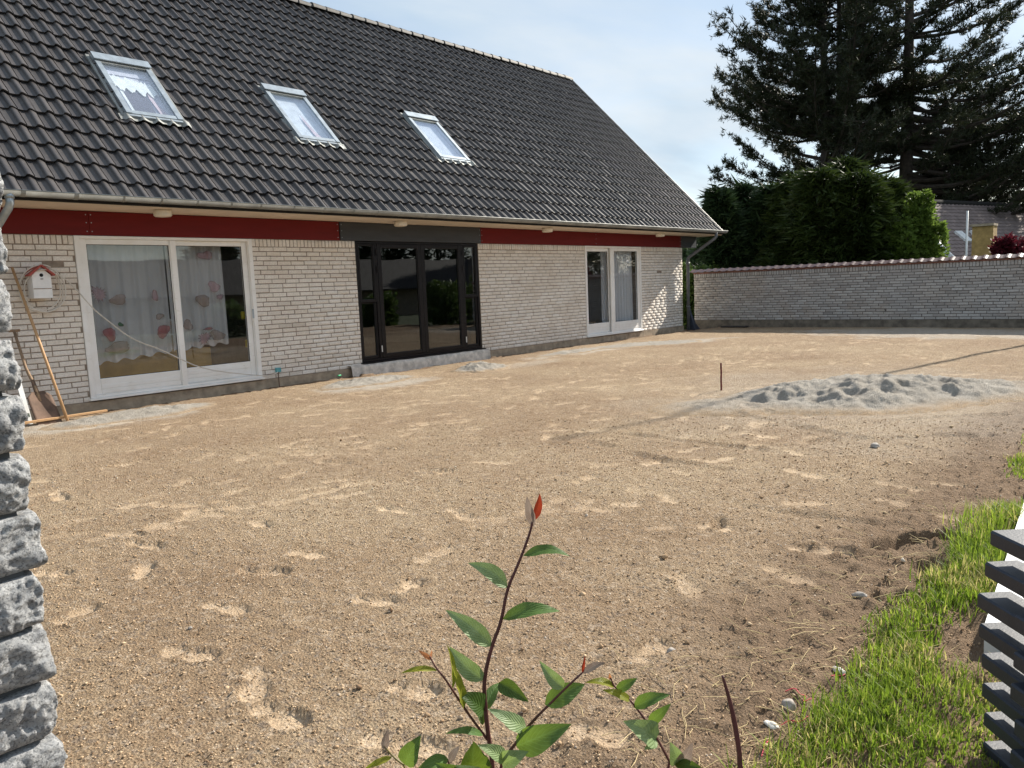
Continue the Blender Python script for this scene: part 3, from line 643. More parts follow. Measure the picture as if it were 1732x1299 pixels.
NC = int((RXB-RXA)/TW)
for r_i in range(NR):
    for q in range(NC):
        x = RXB-0.11-(q+0.0)*TW; s = r_i*GA
        if x < RXA: continue
        if any(a-0.03 < x < b+0.03 and s0-0.12 < s+GA*0.5 < s1+0.02 for a, b, s0, s1 in SKY): continue
        tiles.append((x, s))
P = np.array([rp(x, s, 0.02) for x, s in tiles]); px, dz = proj(P)
vis = (px[:, 0] > -20) & (px[:, 0] < 1750) & (px[:, 1] > -20)
order = np.argsort(np.where(vis, 0, 1e6) + np.linalg.norm(P-CAM, axis=1)); single = set(order[:300].tolist())
VV = []; FF = []; RR = []; SM = []; n0 = 0
for i, (x, s) in enumerate(tiles):
    w = rp(x + rng.normal(0, 0.0022), s + rng.normal(0, 0.004), rng.normal(0, 0.0022)); rot = rng.normal(0, 0.010)
    if i in single: link('roof_tile', tme, None, roof, w, (rng.normal(0, 0.007), rng.normal(0, 0.014), rot))
    else:
        th, ty_ = rng.normal(0, 0.006), rng.normal(0, 0.014)
        V = TV.copy(); V[:, 0] += rot*-TV[:, 1]; V[:, 2] += th*TV[:, 1] - ty_*TV[:, 0]
        VV.append(V+w); FF.append(n0); RR += [rng.random()]*len(TV); n0 += len(TV)
Vall = np.concatenate(VV); faces = []
fl = [f for f in TF]
Fa = np.concatenate([np.array(fl)+o_ for o_ in FF])
me = np_mesh('roof_tiles', Vall, Fa, False, dict(rnd=np.array(RR)), base=off(roof))
sm = np.tile(np.array([all(v < 2*tn for v in f) for f in fl]), len(FF)); me.polygons.foreach_set('use_smooth', sm)
tag(link('roof_tiles', me, MT['roof_tile'], roof), kind='stuff')
# rear slope covering
MB().add([(RXA, 15.0, 7.56), (RXB, 15.0, 7.56), (RXB, 20.0, 2.56), (RXA, 20.0, 2.56), (RXA, 15.0, 7.50), (RXB, 15.0, 7.50), (RXB, 20.0, 2.50), (RXA, 20.0, 2.50)], [(0, 1, 2, 3), (4, 7, 6, 5), (0, 4, 5, 1), (2, 6, 7, 3), (1, 5, 6, 2), (0, 3, 7, 4)]).build('roof_slope', MT['roof_tile'], roof)
# ridge caps
rv = []; rf = []; RLn = 0.36
for k, (x, rr) in enumerate(((0, 0.128), (RLn+0.045, 0.108))):
    for a in np.linspace(-0.12, math.pi+0.12, 9): rv.append((x, math.cos(a)*rr, math.sin(a)*rr*0.85))
for x, rr in ((0, 0.128), (0, 0.106)):
    for a in np.linspace(-0.12, math.pi+0.12, 9): rv.append((x, math.cos(a)*rr, math.sin(a)*rr*0.85))
for i in range(8): rf += [(i, i+1, 9+i+1, 9+i), (18+i, 27+i, 27+i+1, 18+i+1)]
rme = np_mesh('ridge_tile', np.array(rv), rf); flipfix(rme); rme.materials.append(MT['ridge_tile'])
for p in rme.polygons: p.use_smooth = p.index % 2 == 0
x = RXB-RLn-0.05
while x > RXA:
    link('ridge_tile', rme, None, roof, (x, 14.98, 14.98+RK+0.0+rng.normal(0, 0.003)), (0, rng.normal(0, 0.008), rng.normal(0, 0.008))); x -= RLn
# verge: shallow side cover along the right edge
MB().add([rp(RXB-0.02, 0, 0.0), rp(RXB-0.02, 7.05, 0.0), rp(RXB-0.02, 7.05, 0.06), rp(RXB-0.02, 0, 0.065), rp(RXB, 0, -0.10), rp(RXB, 7.05, -0.10), rp(RXB, 7.05, 0.06), rp(RXB, 0, 0.065)], [(0, 3, 2, 1), (4, 5, 6, 7), (3, 7, 6, 2), (0, 1, 5, 4), (0, 4, 7, 3), (1, 2, 6, 5)]).build('verge', MT['roof_tile'], roof)
# ---------------- gutter, brackets, downpipes
gut = MB(); gr = 0.062; GYc, GZc = 9.905, 2.605
arcn = 9
def gut_ring(x, r_, zoff=0.0): return [(x, GYc+math.cos(a)*r_, GZc+math.sin(a)*r_+zoff) for a in np.linspace(math.pi*1.02, math.pi*1.98, arcn)]
xs = [RXA-0.05, RXB+0.06]
V = gut_ring(xs[0], gr)+gut_ring(xs[1], gr)+gut_ring(xs[0], gr-0.004)+gut_ring(xs[1], gr-0.004)
F = [(i, i+1, arcn+i+1, arcn+i) for i in range(arcn-1)] + [(2*arcn+i, 3*arcn+i, 3*arcn+i+1, 2*arcn+i+1) for i in range(arcn-1)]
F += [tuple(range(arcn)), tuple(range(arcn, 2*arcn))[::-1]]
gut.add(V, F); gut.tube([(xs[0], GYc-gr, GZc+0.002), (xs[1], GYc-gr, GZc+0.002)], 0.0075, 6)
gutter = gut.build('gutter', MT['zinc'], house, True, fixn=False)
bme = None
x = 1.1
while x < RXB:
    w = 0.024 if random.random() < 0.75 else 0.05
    V = gut_ring(-w/2, gr+0.0035)+gut_ring(w/2, gr+0.0035)+gut_ring(-w/2, gr-0.001)+gut_ring(w/2, gr-0.001); V = np.array(V)
    F = [(i, i+1, arcn+i+1, arcn+i) for i in range(arcn-1)] + [(i, 2*arcn+i, 2*arcn+i+1, i+1) for i in range(arcn-1)] + [(arcn+i, arcn+i+1, 3*arcn+i+1, 3*arcn+i) for i in range(arcn-1)]
    o = MB().add(V+np.array([x, 0, 0]), F).build('gutter_bracket', MT['zinc'], gutter, False, fixn=False); x += random.uniform(0.40, 0.56)
# downpipes
def pipe(pts, mat, lab):
    o = MB().tube(pts, 0.042, 14).build('downpipe', MT[mat], house, True); o['label'] = lab
    return o
d1 = pipe([(19.62, 9.905, 2.58), (19.62, 9.905, 2.45), (19.60, 9.93, 2.40), (19.36, 10.50, 1.98), (19.33, 10.58, 1.92), (19.33, 10.60, 1.82), (19.33, 10.60, -0.05)], 'grey_pipe', 'dark grey downpipe at the far corner')
MB().tube([(19.33, 10.60, 1.80), (19.33, 10.60, 1.70)], 0.049, 14).build('pipe_collar', MT['grey_pipe'], d1, True); MB().tube([(19.33, 10.60, 0.62), (19.33, 10.60, 0.56)], 0.049, 14).build('pipe_collar', MT['grey_pipe'], d1, True)
d2 = pipe([(2.96, 9.905, 2.57), (2.96, 9.905, 2.47), (2.95, 9.94, 2.42), (2.86, 10.5, 2.08), (2.84, 10.6, 1.98), (2.84, 10.62, 1.85), (2.84, 10.62, -0.05)], 'galvanised', 'zinc downpipe elbow at the near corner')
MB().tube([(2.96, 9.905, 2.575), (2.96, 9.905, 2.52)], 0.05, 14).build('pipe_collar', MT['galvanised'], d2, True)
# ---------------- doors
def frame_rect(x0, x1, z0, z1, w, y0, y1, wb=None, wt=None, bev=0.004):
    wb = w if wb is None else wb; wt = w if wt is None else wt; m_ = MB()
    m_.box((x0, y0, z0), (x0+w, y1, z1), bev=bev); m_.box((x1-w, y0, z0), (x1, y1, z1), bev=bev)
    m_.box((x0+w+0.0005, y0+0.001, z1-wt), (x1-w-0.0005, y1-0.001, z1), bev=bev); m_.box((x0+w+0.0005, y0+0.001, z0), (x1-w-0.0005, y1-0.001, z0+wb), bev=bev); return m_
def pane(parent, x0, x1, z0, z1, y, mat='glass'):
    return MB().box((x0-0.006, y, z0-0.006), (x1+0.006, y+0.006, z1+0.006)).build('pane', MT[mat], parent)
def gasket(parent, x0, x1, z0, z1, y): return frame_rect(x0-0.004, x1+0.004, z0-0.004, z1+0.004, 0.010, y-0.012, y+0.001, bev=0).build('gasket', MT['gasket'], parent)
def sill_lines(parent, x0, x1, z0, z1, y):
    k = 0
    while z0+0.055*(k+1) < z1: MB().box((x0+0.006, y-0.006, z0+0.055*k+0.003), (x1-0.006, y-0.0005, z0+0.055*(k+1)-0.003), bev=0.002).build('rail_board', MT['white_paint'], parent); k += 1
def white_door(x0, x1, xm0, xm1, lg, rg, slide_right, lab):
    d = bpy.data.objects.new('sliding_door', None); COL.objects.link(d); d.parent = house; d.location = Vector((x0, WY, 0.13))-off(house); d['label'] = lab; d.empty_display_size = 0.1
    z0, z1 = 0.118, ZT-0.002; y0 = WY-0.018
    frame_rect(x0, x1, z0, z1, 0.062, y0, WY+0.12, 0.035, 0.04).build('door_frame', MT['white_paint'], d)
    MB().box((x0-0.02, WY-0.05, 0.088), (x1+0.02, WY+0.10, 0.117), bev=0.004).build('sill', MT['white_paint'], d)
    for (a, b), (g0, g1, gz0, gz1), rec in (((x0+0.064, (xm0+xm1)/2-0.001), lg, 0.0 if slide_right else 0.045), (((xm0+xm1)/2+0.001, x1-0.064), rg, 0.045 if slide_right else 0.0)):
        y = WY+0.002+rec; m_ = MB()
        m_.box((a, y, z0+0.036), (g0, y+0.05, z1-0.042), bev=0.004); m_.box((g1, y, z0+0.036), (b, y+0.05, z1-0.042), bev=0.004)
        m_.box((g0+0.0005, y+0.001, gz1), (g1-0.0005, y+0.049, z1-0.042), bev=0.004); m_.box((g0+0.0005, y+0.001, z0+0.036), (g1-0.0005, y+0.049, gz0), bev=0.004)
        sash = m_.build('sash', MT['white_paint'], d)
        pane(sash, g0, g1, gz0, gz1, y+0.022); gasket(sash, g0, g1, gz0, gz1, y+0.020); sill_lines(sash, g0, g1, z0+0.05, gz0-0.03, y+0.001)
    m_ = MB(); m_.box((xm0+0.01, y0-0.004, z0+0.03), (xm1-0.01, WY+0.001, z1-0.043), bev=0.004); m_.build('mullion', MT['white_paint'], d)
    return d
dr1 = white_door(3.865, 6.335, 5.075, 5.175, (4.01, 5.075, 0.36, 2.09), (5.18, 6.19, 0.375, 2.09), True, 'wide white sliding door with animal print curtains inside')
MB().box((6.245, WY-0.03, 1.02), (6.27, WY-0.018, 1.16), bev=0.003).build('handle', MT['galvanised'], dr1)
dr2 = white_door(14.765, 17.15, 15.76, 15.94, (14.83, 15.75, 0.39, 2.075), (15.955, 16.98, 0.38, 2.085), False, 'white sliding door with a pale curtain at the far end')
# black doors
bd = bpy.data.objects.new('terrace_door', None); COL.objects.link(bd); bd.parent = house; bd.location = Vector((8.25, WY, 0.13))-off(house); bd['label'] = 'black framed double door with narrow side windows'; bd.empty_display_size = 0.1
bz0, bz1 = 0.145, 2.195; by = WY+0.012
frame_rect(8.254, 11.226, bz0, bz1, 0.045, by, WY+0.13, 0.045, 0.035).build('door_frame', MT['black_frame'], bd)
for xa, xb in ((8.66, 8.715), (10.76, 10.815)): MB().box((xa, by+0.001, bz0+0.046), (xb, WY+0.129, bz1-0.036), bev=0.004).build('mullion', MT['black_frame'], bd)
def bsash(a, b, z0, z1, w, wb, wt, yy, lab=None):
    s_ = frame_rect(a, b, z0, z1, w, yy, yy+0.06, wb, wt).build('sash', MT['black_frame'], bd)
    pane(s_, a+w, b-w, z0+wb, z1-wt, yy+0.03, 'dark_glass'); gasket(s_, a+w, b-w, z0+wb, z1-wt, yy+0.028); return s_
for a, b in ((8.301, 8.658), (10.817, 11.179)):
    bsash(a, b, 1.165, bz1-0.037, 0.035, 0.05, 0.03, by-0.004); bsash(a, b, bz0+0.047, 1.160, 0.035, 0.045, 0.012, by+0.02)
for a, b in ((8.717, 9.725), (9.729, 10.758)):
    s_ = bsash(a, b, bz0+0.047, bz1-0.037, 0.085, 0.06, 0.065, by-0.006)
for hx in (8.69, 10.785):
    for hz in (0.35, 1.72, 2.02): MB().tube([(hx, by-0.018, hz-0.055), (hx, by-0.018, hz+0.055)], 0.011, 8).build('hinge', MT['black_frame'] if hz > 0.5 else MT['aluminium'], bd)
MB().box((8.22, WY-0.075, 0.128), (11.26, WY+0.05, 0.144), bev=0.004).build('sill', MT['black_frame'], bd)
# ---------------- roof windows
def slope_box(x0, x1, s0, s1, n0_, n1_):
    V = [rp(x, s, n) for x in (x0, x1) for s in (s0, s1) for n in (n0_, n1_)]
    return V, [(0, 1, 3, 2), (4, 6, 7, 5), (0, 4, 5, 1), (2, 3, 7, 6), (0, 2, 6, 4), (1, 5, 7, 3)]
labs = ['nearest roof window, with a ragged white patch behind its glass', 'middle roof window, with a faint pink curtain behind its glass', 'farthest roof window, its glass plain pale blue']
for k, (a, b, s0, s1) in enumerate(SKY):
    w = bpy.data.objects.new('roof_window', None); COL.objects.link(w); w.parent = house; w.location = Vector(rp(a, s0, 0.02))-off(house); w['label'] = labs[k]; w.empty_display_size = 0.1
    m_ = MB()
    m_.add(*slope_box(a, a+0.075, s0+0.0, s1-0.13, -0.03, 0.088)); m_.add(*slope_box(b-0.075, b, s0+0.0, s1-0.13, -0.03, 0.088)); m_.add(*slope_box(a+0.076, b-0.076, s0, s0+0.075, -0.03, 0.080)); m_.add(*slope_box(a-0.006, b+0.006, s1-0.129, s1, -0.03, 0.105))
    fr = m_.build('window_frame', MT['galvanised'], w)
    m_ = MB(); m_.add(*slope_box(a-0.012, b+0.012, s1-0.150, s1+0.012, 0.106, 0.118)); m_.build('hood', MT['galvanised'], w)
    m_ = MB(); m_.add(*slope_box(a+0.077, b-0.077, s1-0.18, s1-0.13, 0.03, 0.085)); m_.build('vent_strip', MT['zinc'], w)
    m_ = MB(); m_.add(*slope_box(a+0.012, b-0.012, s0-0.045, s0-0.001, 0.02, 0.070)); m_.build('lower_rail', MT['galvanised'], w)
    g0, g1, t0, t1 = a+0.07, b-0.07, s0+0.07, s1-0.125
    m_ = MB(); m_.add(*slope_box(g0, g1, t0, t1, 0.066, 0.072)); m_.build('pane', MT['roof_glass'], w)
    m_ = MB(); m_.add(*slope_box(g0-0.006, g1+0.006, t0-0.006, t1+0.006, -0.02, -0.012)); m_.build('blind', MT['blind' if k == 0 else 'blind_pale'], w)
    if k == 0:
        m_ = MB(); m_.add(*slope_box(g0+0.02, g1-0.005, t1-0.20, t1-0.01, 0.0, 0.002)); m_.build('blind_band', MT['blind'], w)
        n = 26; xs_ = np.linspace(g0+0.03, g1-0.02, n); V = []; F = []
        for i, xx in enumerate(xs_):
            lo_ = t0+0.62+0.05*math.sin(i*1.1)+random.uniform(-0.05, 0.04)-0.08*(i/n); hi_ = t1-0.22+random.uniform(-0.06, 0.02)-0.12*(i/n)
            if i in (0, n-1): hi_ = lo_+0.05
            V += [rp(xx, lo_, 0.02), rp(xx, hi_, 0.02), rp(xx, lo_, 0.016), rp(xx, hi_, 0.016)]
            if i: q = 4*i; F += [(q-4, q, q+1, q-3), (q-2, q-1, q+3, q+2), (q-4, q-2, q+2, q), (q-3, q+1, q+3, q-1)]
        MB().add(V, F).build('reflection_patch', MT['blind_white'], w)  # ragged white sheet painting in the sky's reflection under the glass
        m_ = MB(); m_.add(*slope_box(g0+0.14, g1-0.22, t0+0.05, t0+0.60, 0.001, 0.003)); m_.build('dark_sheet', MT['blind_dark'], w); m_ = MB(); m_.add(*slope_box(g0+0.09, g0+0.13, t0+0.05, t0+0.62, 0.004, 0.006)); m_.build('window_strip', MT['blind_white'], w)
    if k < 2:
        q0 = 0.40 if k else 0.50
        V = [rp(g0+q0, t0+0.02, 0.008), rp(g0+q0+0.13, t0+0.02, 0.008), rp(g0+q0+0.05, t0+0.30, 0.008), rp(g0+q0, t0+0.75, 0.008), rp(g0+q0-0.03, t0+0.5, 0.008)]; V += [v-np.array([0, -0.002, 0.002]) for v in V]
        MB().add(V, [(0, 1, 2, 3, 4), (9, 8, 7, 6, 5)]+[(i, 5+i, 5+(i+1) % 5, (i+1) % 5) for i in range(5)]).build('curtain_edge', MT['blind_pink'], w)
    m_ = MB(); m_.add(*slope_box(a-0.06, a-0.001, s0-0.02, s1+0.04, 0.01, 0.045)); m_.build('side_flashing', MT['zinc'], w); m_ = MB(); m_.add(*slope_box(b+0.001, b+0.06, s0-0.02, s1+0.04, 0.01, 0.045)); m_.build('side_flashing', MT['zinc'], w)
    n = 60; V = []; F = []
    for i in range(n+1):
        xx = a-0.10+(b-a+0.2)*i/n; q = ((RXB-0.11+TW/2-xx)/TW) % 1.0; u_ = 1-q
        hh = float(np.interp(u_, [p_[0] for p_ in prof], [p_[1] for p_ in prof]))
        lo_ = s0-0.105+0.010*math.sin(i*0.9)
        V += [rp(xx, s0+0.02, hh*0.8+0.040), rp(xx, s0-0.06, hh+0.036), rp(xx, lo_, hh+0.032)]
        if i: q = 3*i; F += [(q-3, q, q+1, q-2), (q-2, q+1, q+2, q-1)]
    MB().add(V, F).build('lead_apron', MT['zinc'], w, True)
# ================================================================== INTERIOR THINGS
def curtain(label, x0, x1, z0, z1, y, mat, folds, amp, slant=0.0, seed=0):
    n, k = 90, 10; V = []; r2 = random.Random(seed); ph = r2.uniform(0, 6)
    for i in range(n+1):
        t = i/n
        for j in range(k+1):
            q = j/k; x = x0+(x1-x0)*t
            d = amp*math.sin(t*folds*6.283+ph+0.7*math.sin(q*2+t*9))*(0.5+0.5*q)+0.3*amp*math.sin(t*folds*2.3*6.283)
            V.append((x+0.25*d, y+d, z1-(z1-z0-slant*t-0.02*math.sin(t*folds*6.283+ph))*q))
    F = [(i*(k+1)+j, (i+1)*(k+1)+j, (i+1)*(k+1)+j+1, i*(k+1)+j+1) for i in range(n) for j in range(k)]
    o = MB().add(V, F).build('curtain', MT[mat], None, True, fixn=False); top(o, (x0, y, z1)); return tag(o, label, 'curtain', 'curtains inside the doors')
ca = curtain('sheer animal print curtain inside the near white door, left pane', 3.95, 5.12, 0.52, 2.12, 11.0, 'sheer', 5, 0.03, 0.10, 1)
cb = curtain('sheer animal print curtain inside the near white door, right pane', 5.14, 5.98, 0.62, 2.12, 11.0, 'sheer', 4, 0.03, 0.05, 2)
curtain('pale closed curtain inside the right pane of the far white door', 16.02, 17.02, 0.3, 2.12, 10.90, 'curtain', 7, 0.03, 0, 3)
curtain('narrow curtain edge gathered beside the middle post of far door', 15.70, 15.93, 0.32, 2.12, 10.93, 'curtain', 2, 0.03, 0, 4)
def print_blob(parent, px, py, w, h, mat, spikes=0, ang=0.0, seed=0):
    c = ony(px, py, 10.94); n = 26; r2 = random.Random(seed+int(px)); V = []; 
    for i in range(n):
        a = i/n*6.283; r_ = 0.92+0.16*math.sin(2*a+px)+0.12*math.sin(3*a+py)+r2.uniform(-0.08, 0.08)
        if spikes: r_ *= 1.25 if i % 2 else 0.72
        x, z = math.cos(a)*w*r_, math.sin(a)*h*r_
        V.append((c[0]+x*math.cos(ang)-z*math.sin(ang), 10.94, c[2]+x*math.sin(ang)+z*math.cos(ang)))
    lp = [(v[0]*1.0, 10.937, v[2]) for v in V]; lp.append(lp[0]); MB().tube(lp, 0.003, 5, cap=False).build('print_outline', MT['print_line'], parent)
    V += [(v[0], v[1]+0.002, v[2]) for v in V]
    MB().add(V, [tuple(range(n)), tuple(range(n, 2*n))[::-1]]).build('print_motif', MT[mat], parent)
# loose animal, berry and fruit shapes printed on the cloth
for q in [(167, 497, 0.10, 0.09, 'print_pink', 1), (200, 507, 0.13, 0.065, 'print_brown', 0), (186, 565, 0.09, 0.085, 'print_red', 0), (204, 549, 0.035, 0.03, 'print_green', 0), (200, 588, 0.19, 0.075, 'print_brown', 0), (270, 535, 0.06, 0.04, 'print_brown', 0), (276, 560, 0.10, 0.09, 'print_red', 0), (262, 500, 0.05, 0.07, 'print_pink', 0)]: print_blob(ca, *q)
for q in [(347, 432, 0.11, 0.07, 'print_pink', 0), (343, 508, 0.12, 0.085, 'print_brown', 0), (362, 485, 0.10, 0.075, 'print_pink', 0), (372, 502, 0.05, 0.045, 'print_pink', 1), (318, 550, 0.075, 0.075, 'print_brown', 0), (346, 572, 0.09, 0.09, 'print_pink', 1), (368, 567, 0.12, 0.075, 'print_brown', 0), (352, 556, 0.07, 0.02, 'print_red', 1)]: print_blob(cb, *q)
# shelf unit and cabinet in the near room
su = thing('sideboard', (4.7, 11.75, 0.06), 'low cabinet with white shelves seen through the near white door', 'cabinet')
MB().box((4.10, 11.5, 0.061), (5.95, 11.95, 0.60), bev=0.006).build('base_cabinet', MT['yellow_wood'], su)
MB().box((4.10, 11.75, 0.601), (5.7, 11.95, 1.02)).build('back_panel', MT['beige_panel'], su)
for z in (0.82, 1.03): MB().box((4.10, 11.5, z), (5.75, 11.95, z+0.025), bev=0.003).build('shelf', MT['white_lacquer'], su)
MB().box((4.06, 11.5, 0.061), (4.098, 11.95, 1.06), bev=0.003).build('side_panel', MT['white_lacquer'], su)
for i, (x, z) in enumerate(((4.35, 1.056), (4.55, 1.056), (4.8, 1.056))):
    o = MB().tube([(x, 11.7, z), (x, 11.7, z+0.02), (x, 11.7, z+0.03), (x, 11.7, z+0.12), (x, 11.7, z+0.16), (x, 11.7, z+0.20)], [0.05, 0.05, 0.012, 0.012, 0.045, 0.05], 10).build('candlestick', MT['white_lacquer'], None, True)
    top(o, (x, 11.7, z)); tag(o, ['leftmost of three white candlesticks on the shelf behind the curtain', 'middle one of three white candlesticks on the shelf behind the curtain', 'rightmost of three white candlesticks on the shelf behind the curtain'][i], 'candlestick', 'candlesticks on the shelf')
for i, (x, z, mm) in enumerate(((6.42, 1.0, 'toy_yellow'), (6.45, 0.55, 'toy_yellow'))):
    o = MB().box((x, 11.3, z), (x+0.1, 11.36, z+0.12), bev=0.01).build('wall_card', MT[mm]); top(o, (x, 11.36, z)); tag(o, ['upper yellow card hanging inside the near white door', 'lower yellow card hanging inside the near white door'][i], 'card')
    
toy = thing('toy_car', (15.15, 11.1, 0.42), 'small white and red toy truck behind the far door glass', 'toy')
MB().box((14.98, 11.02, 0.44), (15.28, 11.16, 0.52), bev=0.01).build('chassis', MT['toy_red'], toy); MB().box((15.0, 11.03, 0.521), (15.12, 11.15, 0.66), bev=0.012).build('cab', MT['white_lacquer'], toy); MB().box((15.14, 11.03, 0.521), (15.27, 11.15, 0.60), bev=0.02).build('load', MT['toy_red'], toy)
for xx in (15.04, 15.22):
    for yy in (11.015, 11.165): MB().tube([(xx, yy-0.012, 0.445), (xx, yy+0.012, 0.445)], 0.03, 10).build('wheel', MT['gasket'], toy)
st = thing('side_table', (15.15, 11.1, 0.06), 'low dark table carrying the toy truck behind far door', 'table')
MB().box((14.85, 10.98, 0.385), (15.5, 11.3, 0.414), bev=0.004).build('table_top', MT['old_wood'], st)
for xx in (14.88, 15.44):
    for yy in (11.0, 11.25): MB().box((xx, yy, 0.06), (xx+0.035, yy+0.035, 0.384)).build('leg', MT['old_wood'], st)
# ================================================================== THINGS ON THE HOUSE
lampn = ['soffit lamp nearest the near downpipe, above the wide white door', 'soffit lamp above the black double doors', 'soffit lamp above the middle brick wall, right of the black doors', 'soffit lamp above the far white door near the corner']
for i, (lx, ly) in enumerate(((4.81, 10.25), (8.88, 10.27), (12.85, 10.27), (17.35, 10.27))):
    t = thing('soffit_lamp', (lx, ly, 2.51), lampn[i], 'lamp', 'round cream lamps under the eave')
    MB().tube([(lx, ly, 2.509), (lx, ly, 2.495)], 0.10, 20).build('lamp_base', MT['lamp_cream'], t, True)
    MB().tube([(lx, ly, 2.494), (lx, ly, 2.44), (lx, ly, 2.425), (lx, ly, 2.42)], [0.113, 0.113, 0.10, 0.06], 24).build('lamp_shade', MT['lamp_cream'], t)
# bird house
bh = thing('birdhouse', (3.385, 10.66, 1.42), 'white wooden birdhouse with red roof on the brick wall', 'birdhouse')
bx0, bx1, byf, byb = 3.282, 3.488, 10.52, 10.715
poly = [(bx0, 1.425), (bx1, 1.425), (bx1, 1.70), (3.385, 1.795), (bx0, 1.70)]
MB().prism(poly, 1, byf, byb).build('box_body', MT['bird_white'], bh)
for sg in (-1, 1):
    a = np.array([3.385+sg*-0.004, 1.812]); b = np.array([3.385+sg*0.132, 1.690]); nrm = np.array([0.012*sg, 0.014])
    MB().prism([tuple(a), tuple(b), tuple(b+nrm), tuple(a+nrm)], 1, byf-0.045, byb).build('roof_board', MT['bird_red'], bh)
MB().tube([(3.385, byf-0.0005, 1.70), (3.385, byf-0.004, 1.70)], 0.021, 16).build('entry_hole', MT['hole'], bh)
MB().tube([(3.372, byf, 1.655), (3.398, byf-0.012, 1.655)], 0.005, 6).build('hook', MT['rust_steel'], bh)
MB().box((bx0+0.004, byf-0.004, 1.535), (bx1-0.004, byf-0.0005, 1.543)).build('front_joint', MT['old_wood'], bh)
# cable coil and its loose end across the door
pts = []
for k in range(150):
    t = k/149; a = 1.3 + t*6.283*3.2; r_ = 0.215+0.035*math.sin(t*17)
    pts.append((3.43+math.cos(a)*r_*1.05, 10.66-0.03*math.sin(a*0.5)-0.16*max(0, math.sin(a))**2*0.9, 1.545+math.sin(a)*r_*1.2+0.01*math.sin(t*40)))
for q in [(100, 462), (130, 490), (155, 520), (185, 545), (225, 575), (270, 590), (300, 605), (345, 625), (430, 635)]:
    p = ony(*q, 10.64); pts.append(tuple(p))
pts += [(6.45, 10.64, 0.13), (6.58, 10.68, 0.17)]
def smoothp(P, it=2):
    P = [np.array(p) for p in P]
    for _ in range(it):
        Q = [P[0]]
        for a, b in zip(P[:-1], P[1:]): Q += [0.75*a+0.25*b, 0.25*a+0.75*b]
        P = Q+[P[-1]]
    return P
o = MB().tube(smoothp(pts[:150], 0)+smoothp(pts[149:], 2), 0.008, 6).build('cable', MT['cable'], None, True); top(o, (3.4, 10.7, 1.4)); tag(o, 'pale cable coiled on the birdhouse, its end sagging across the white door', 'cable')
jb = thing('junction_box', (6.6, WY, 0.19), 'small teal electrical box low on the wall by the white door', 'electrical box')
MB().box((6.56, WY-0.05, 0.165), (6.645, WY-0.004, 0.235), bev=0.006).build('box_body', MT['teal_plastic'], jb); MB().tube([(6.60, WY-0.028, 0.165), (6.60, WY-0.03, 0.02), (6.60, WY-0.04, -0.1)], 0.007, 8).build('conduit', MT['rust_steel'], jb)
# ---------------- tools leaning at the near end of the wall
g = gz(3.255, 9.79); o = MB().tube([(3.255, 9.79, g), (3.20, 10.25, 0.90), (3.135, 10.69, 1.80)], [0.017, 0.0165, 0.015], 10).build('wooden_pole', MT['wood_pole'], None, True); top(o, (3.255, 9.79, g)); tag(o, 'long light wooden pole leaning against the wall beside the birdhouse', 'pole')
sh = thing('shovel', (3.03, 9.8, 0.0), 'shovel with rusty brown blade leaning on the brick wall', 'shovel')
bv = []; nb = 9
b0, b1 = np.array([3.075, 9.80, -0.03]), np.array([3.055, 10.05, 0.355])
ax = (b1-b0)/np.linalg.norm(b1-b0); side = np.array([1.0, 0.02, 0]); nn = np.cross(side, ax)
for j in range(8):
    t = j/7; wd = 0.132*(1.0 if 0.05 < t < 0.8 else (0.93 if t <= 0.05 else 1.0-0.55*((t-0.8)/0.2)**2))
    for i in range(nb):
        q = i/(nb-1)*2-1; bv.append(b0+ax*np.linalg.norm(b1-b0)*t + side*wd*q + nn*(-0.02*(1-q*q)))
nv = len(bv); bv += [v+nn*0.006 for v in bv]; bf = []
for j in range(7):
    for i in range(nb-1):
        q = j*nb+i; bf += [(q, q+1, q+nb+1, q+nb), (nv+q, nv+q+nb, nv+q+nb+1, nv+q+1)]
edge = [i for i in range(nb)]+[j*nb+nb-1 for j in range(1, 8)]+[7*nb+i for i in range(nb-2, -1, -1)]+[j*nb for j in range(6, 0, -1)]
for a, b in zip(edge, edge[1:]+edge[:1]): bf.append((a, nv+a, nv+b, b))
MB().add(bv, bf).build('blade', MT['rust_steel'], sh, True)
hs = b1-nn*0.01; MB().tube([hs-ax*0.12-nn*0.02, hs+ax*0.05, np.array([3.04, 10.30, 0.62]), np.array([3.04, 10.56, 1.05])], [0.022, 0.02, 0.0165, 0.0165], 10).build('handle', MT['old_wood'], sh, True)
MB().tube([(2.985, 10.565, 1.055), (3.10, 10.565, 1.055)], 0.017, 10).build('grip', MT['old_wood'], sh, True); MB().tube([hs-ax*0.02-nn*0.014, hs+ax*0.16-nn*0.004], [0.027, 0.02], 10).build('socket', MT['rust_steel'], sh, True)
lv = thing('spirit_level', (2.98, 9.97, 0), 'long pale aluminium spirit level leaning on the wall left of the shovel', 'spirit level')
Lm = MB(); p0, p1 = np.array([2.93, 9.99, -0.03]), np.array([2.97, 10.63, 0.95]); ax2 = (p1-p0)/np.linalg.norm(p1-p0); s2 = np.array([1, 0, 0.0]); s2 = s2-ax2*(s2@ax2); s2 /= np.linalg.norm(s2); n2_ = np.cross(s2, ax2)
def obox(c0, c1, w, d): return [c+s2*w*i+n2_*d*j for c in (c0, c1) for i, j in ((-1, -1), (1, -1), (1, 1), (-1, 1))], [(0, 1, 2, 3), (7, 6, 5, 4), (0, 4, 5, 1), (1, 5, 6, 2), (2, 6, 7, 3), (3, 7, 4, 0)]
Lm.add(*obox(p0, p1, 0.026, 0.011)); Lm.build('bar', MT['aluminium'], lv)
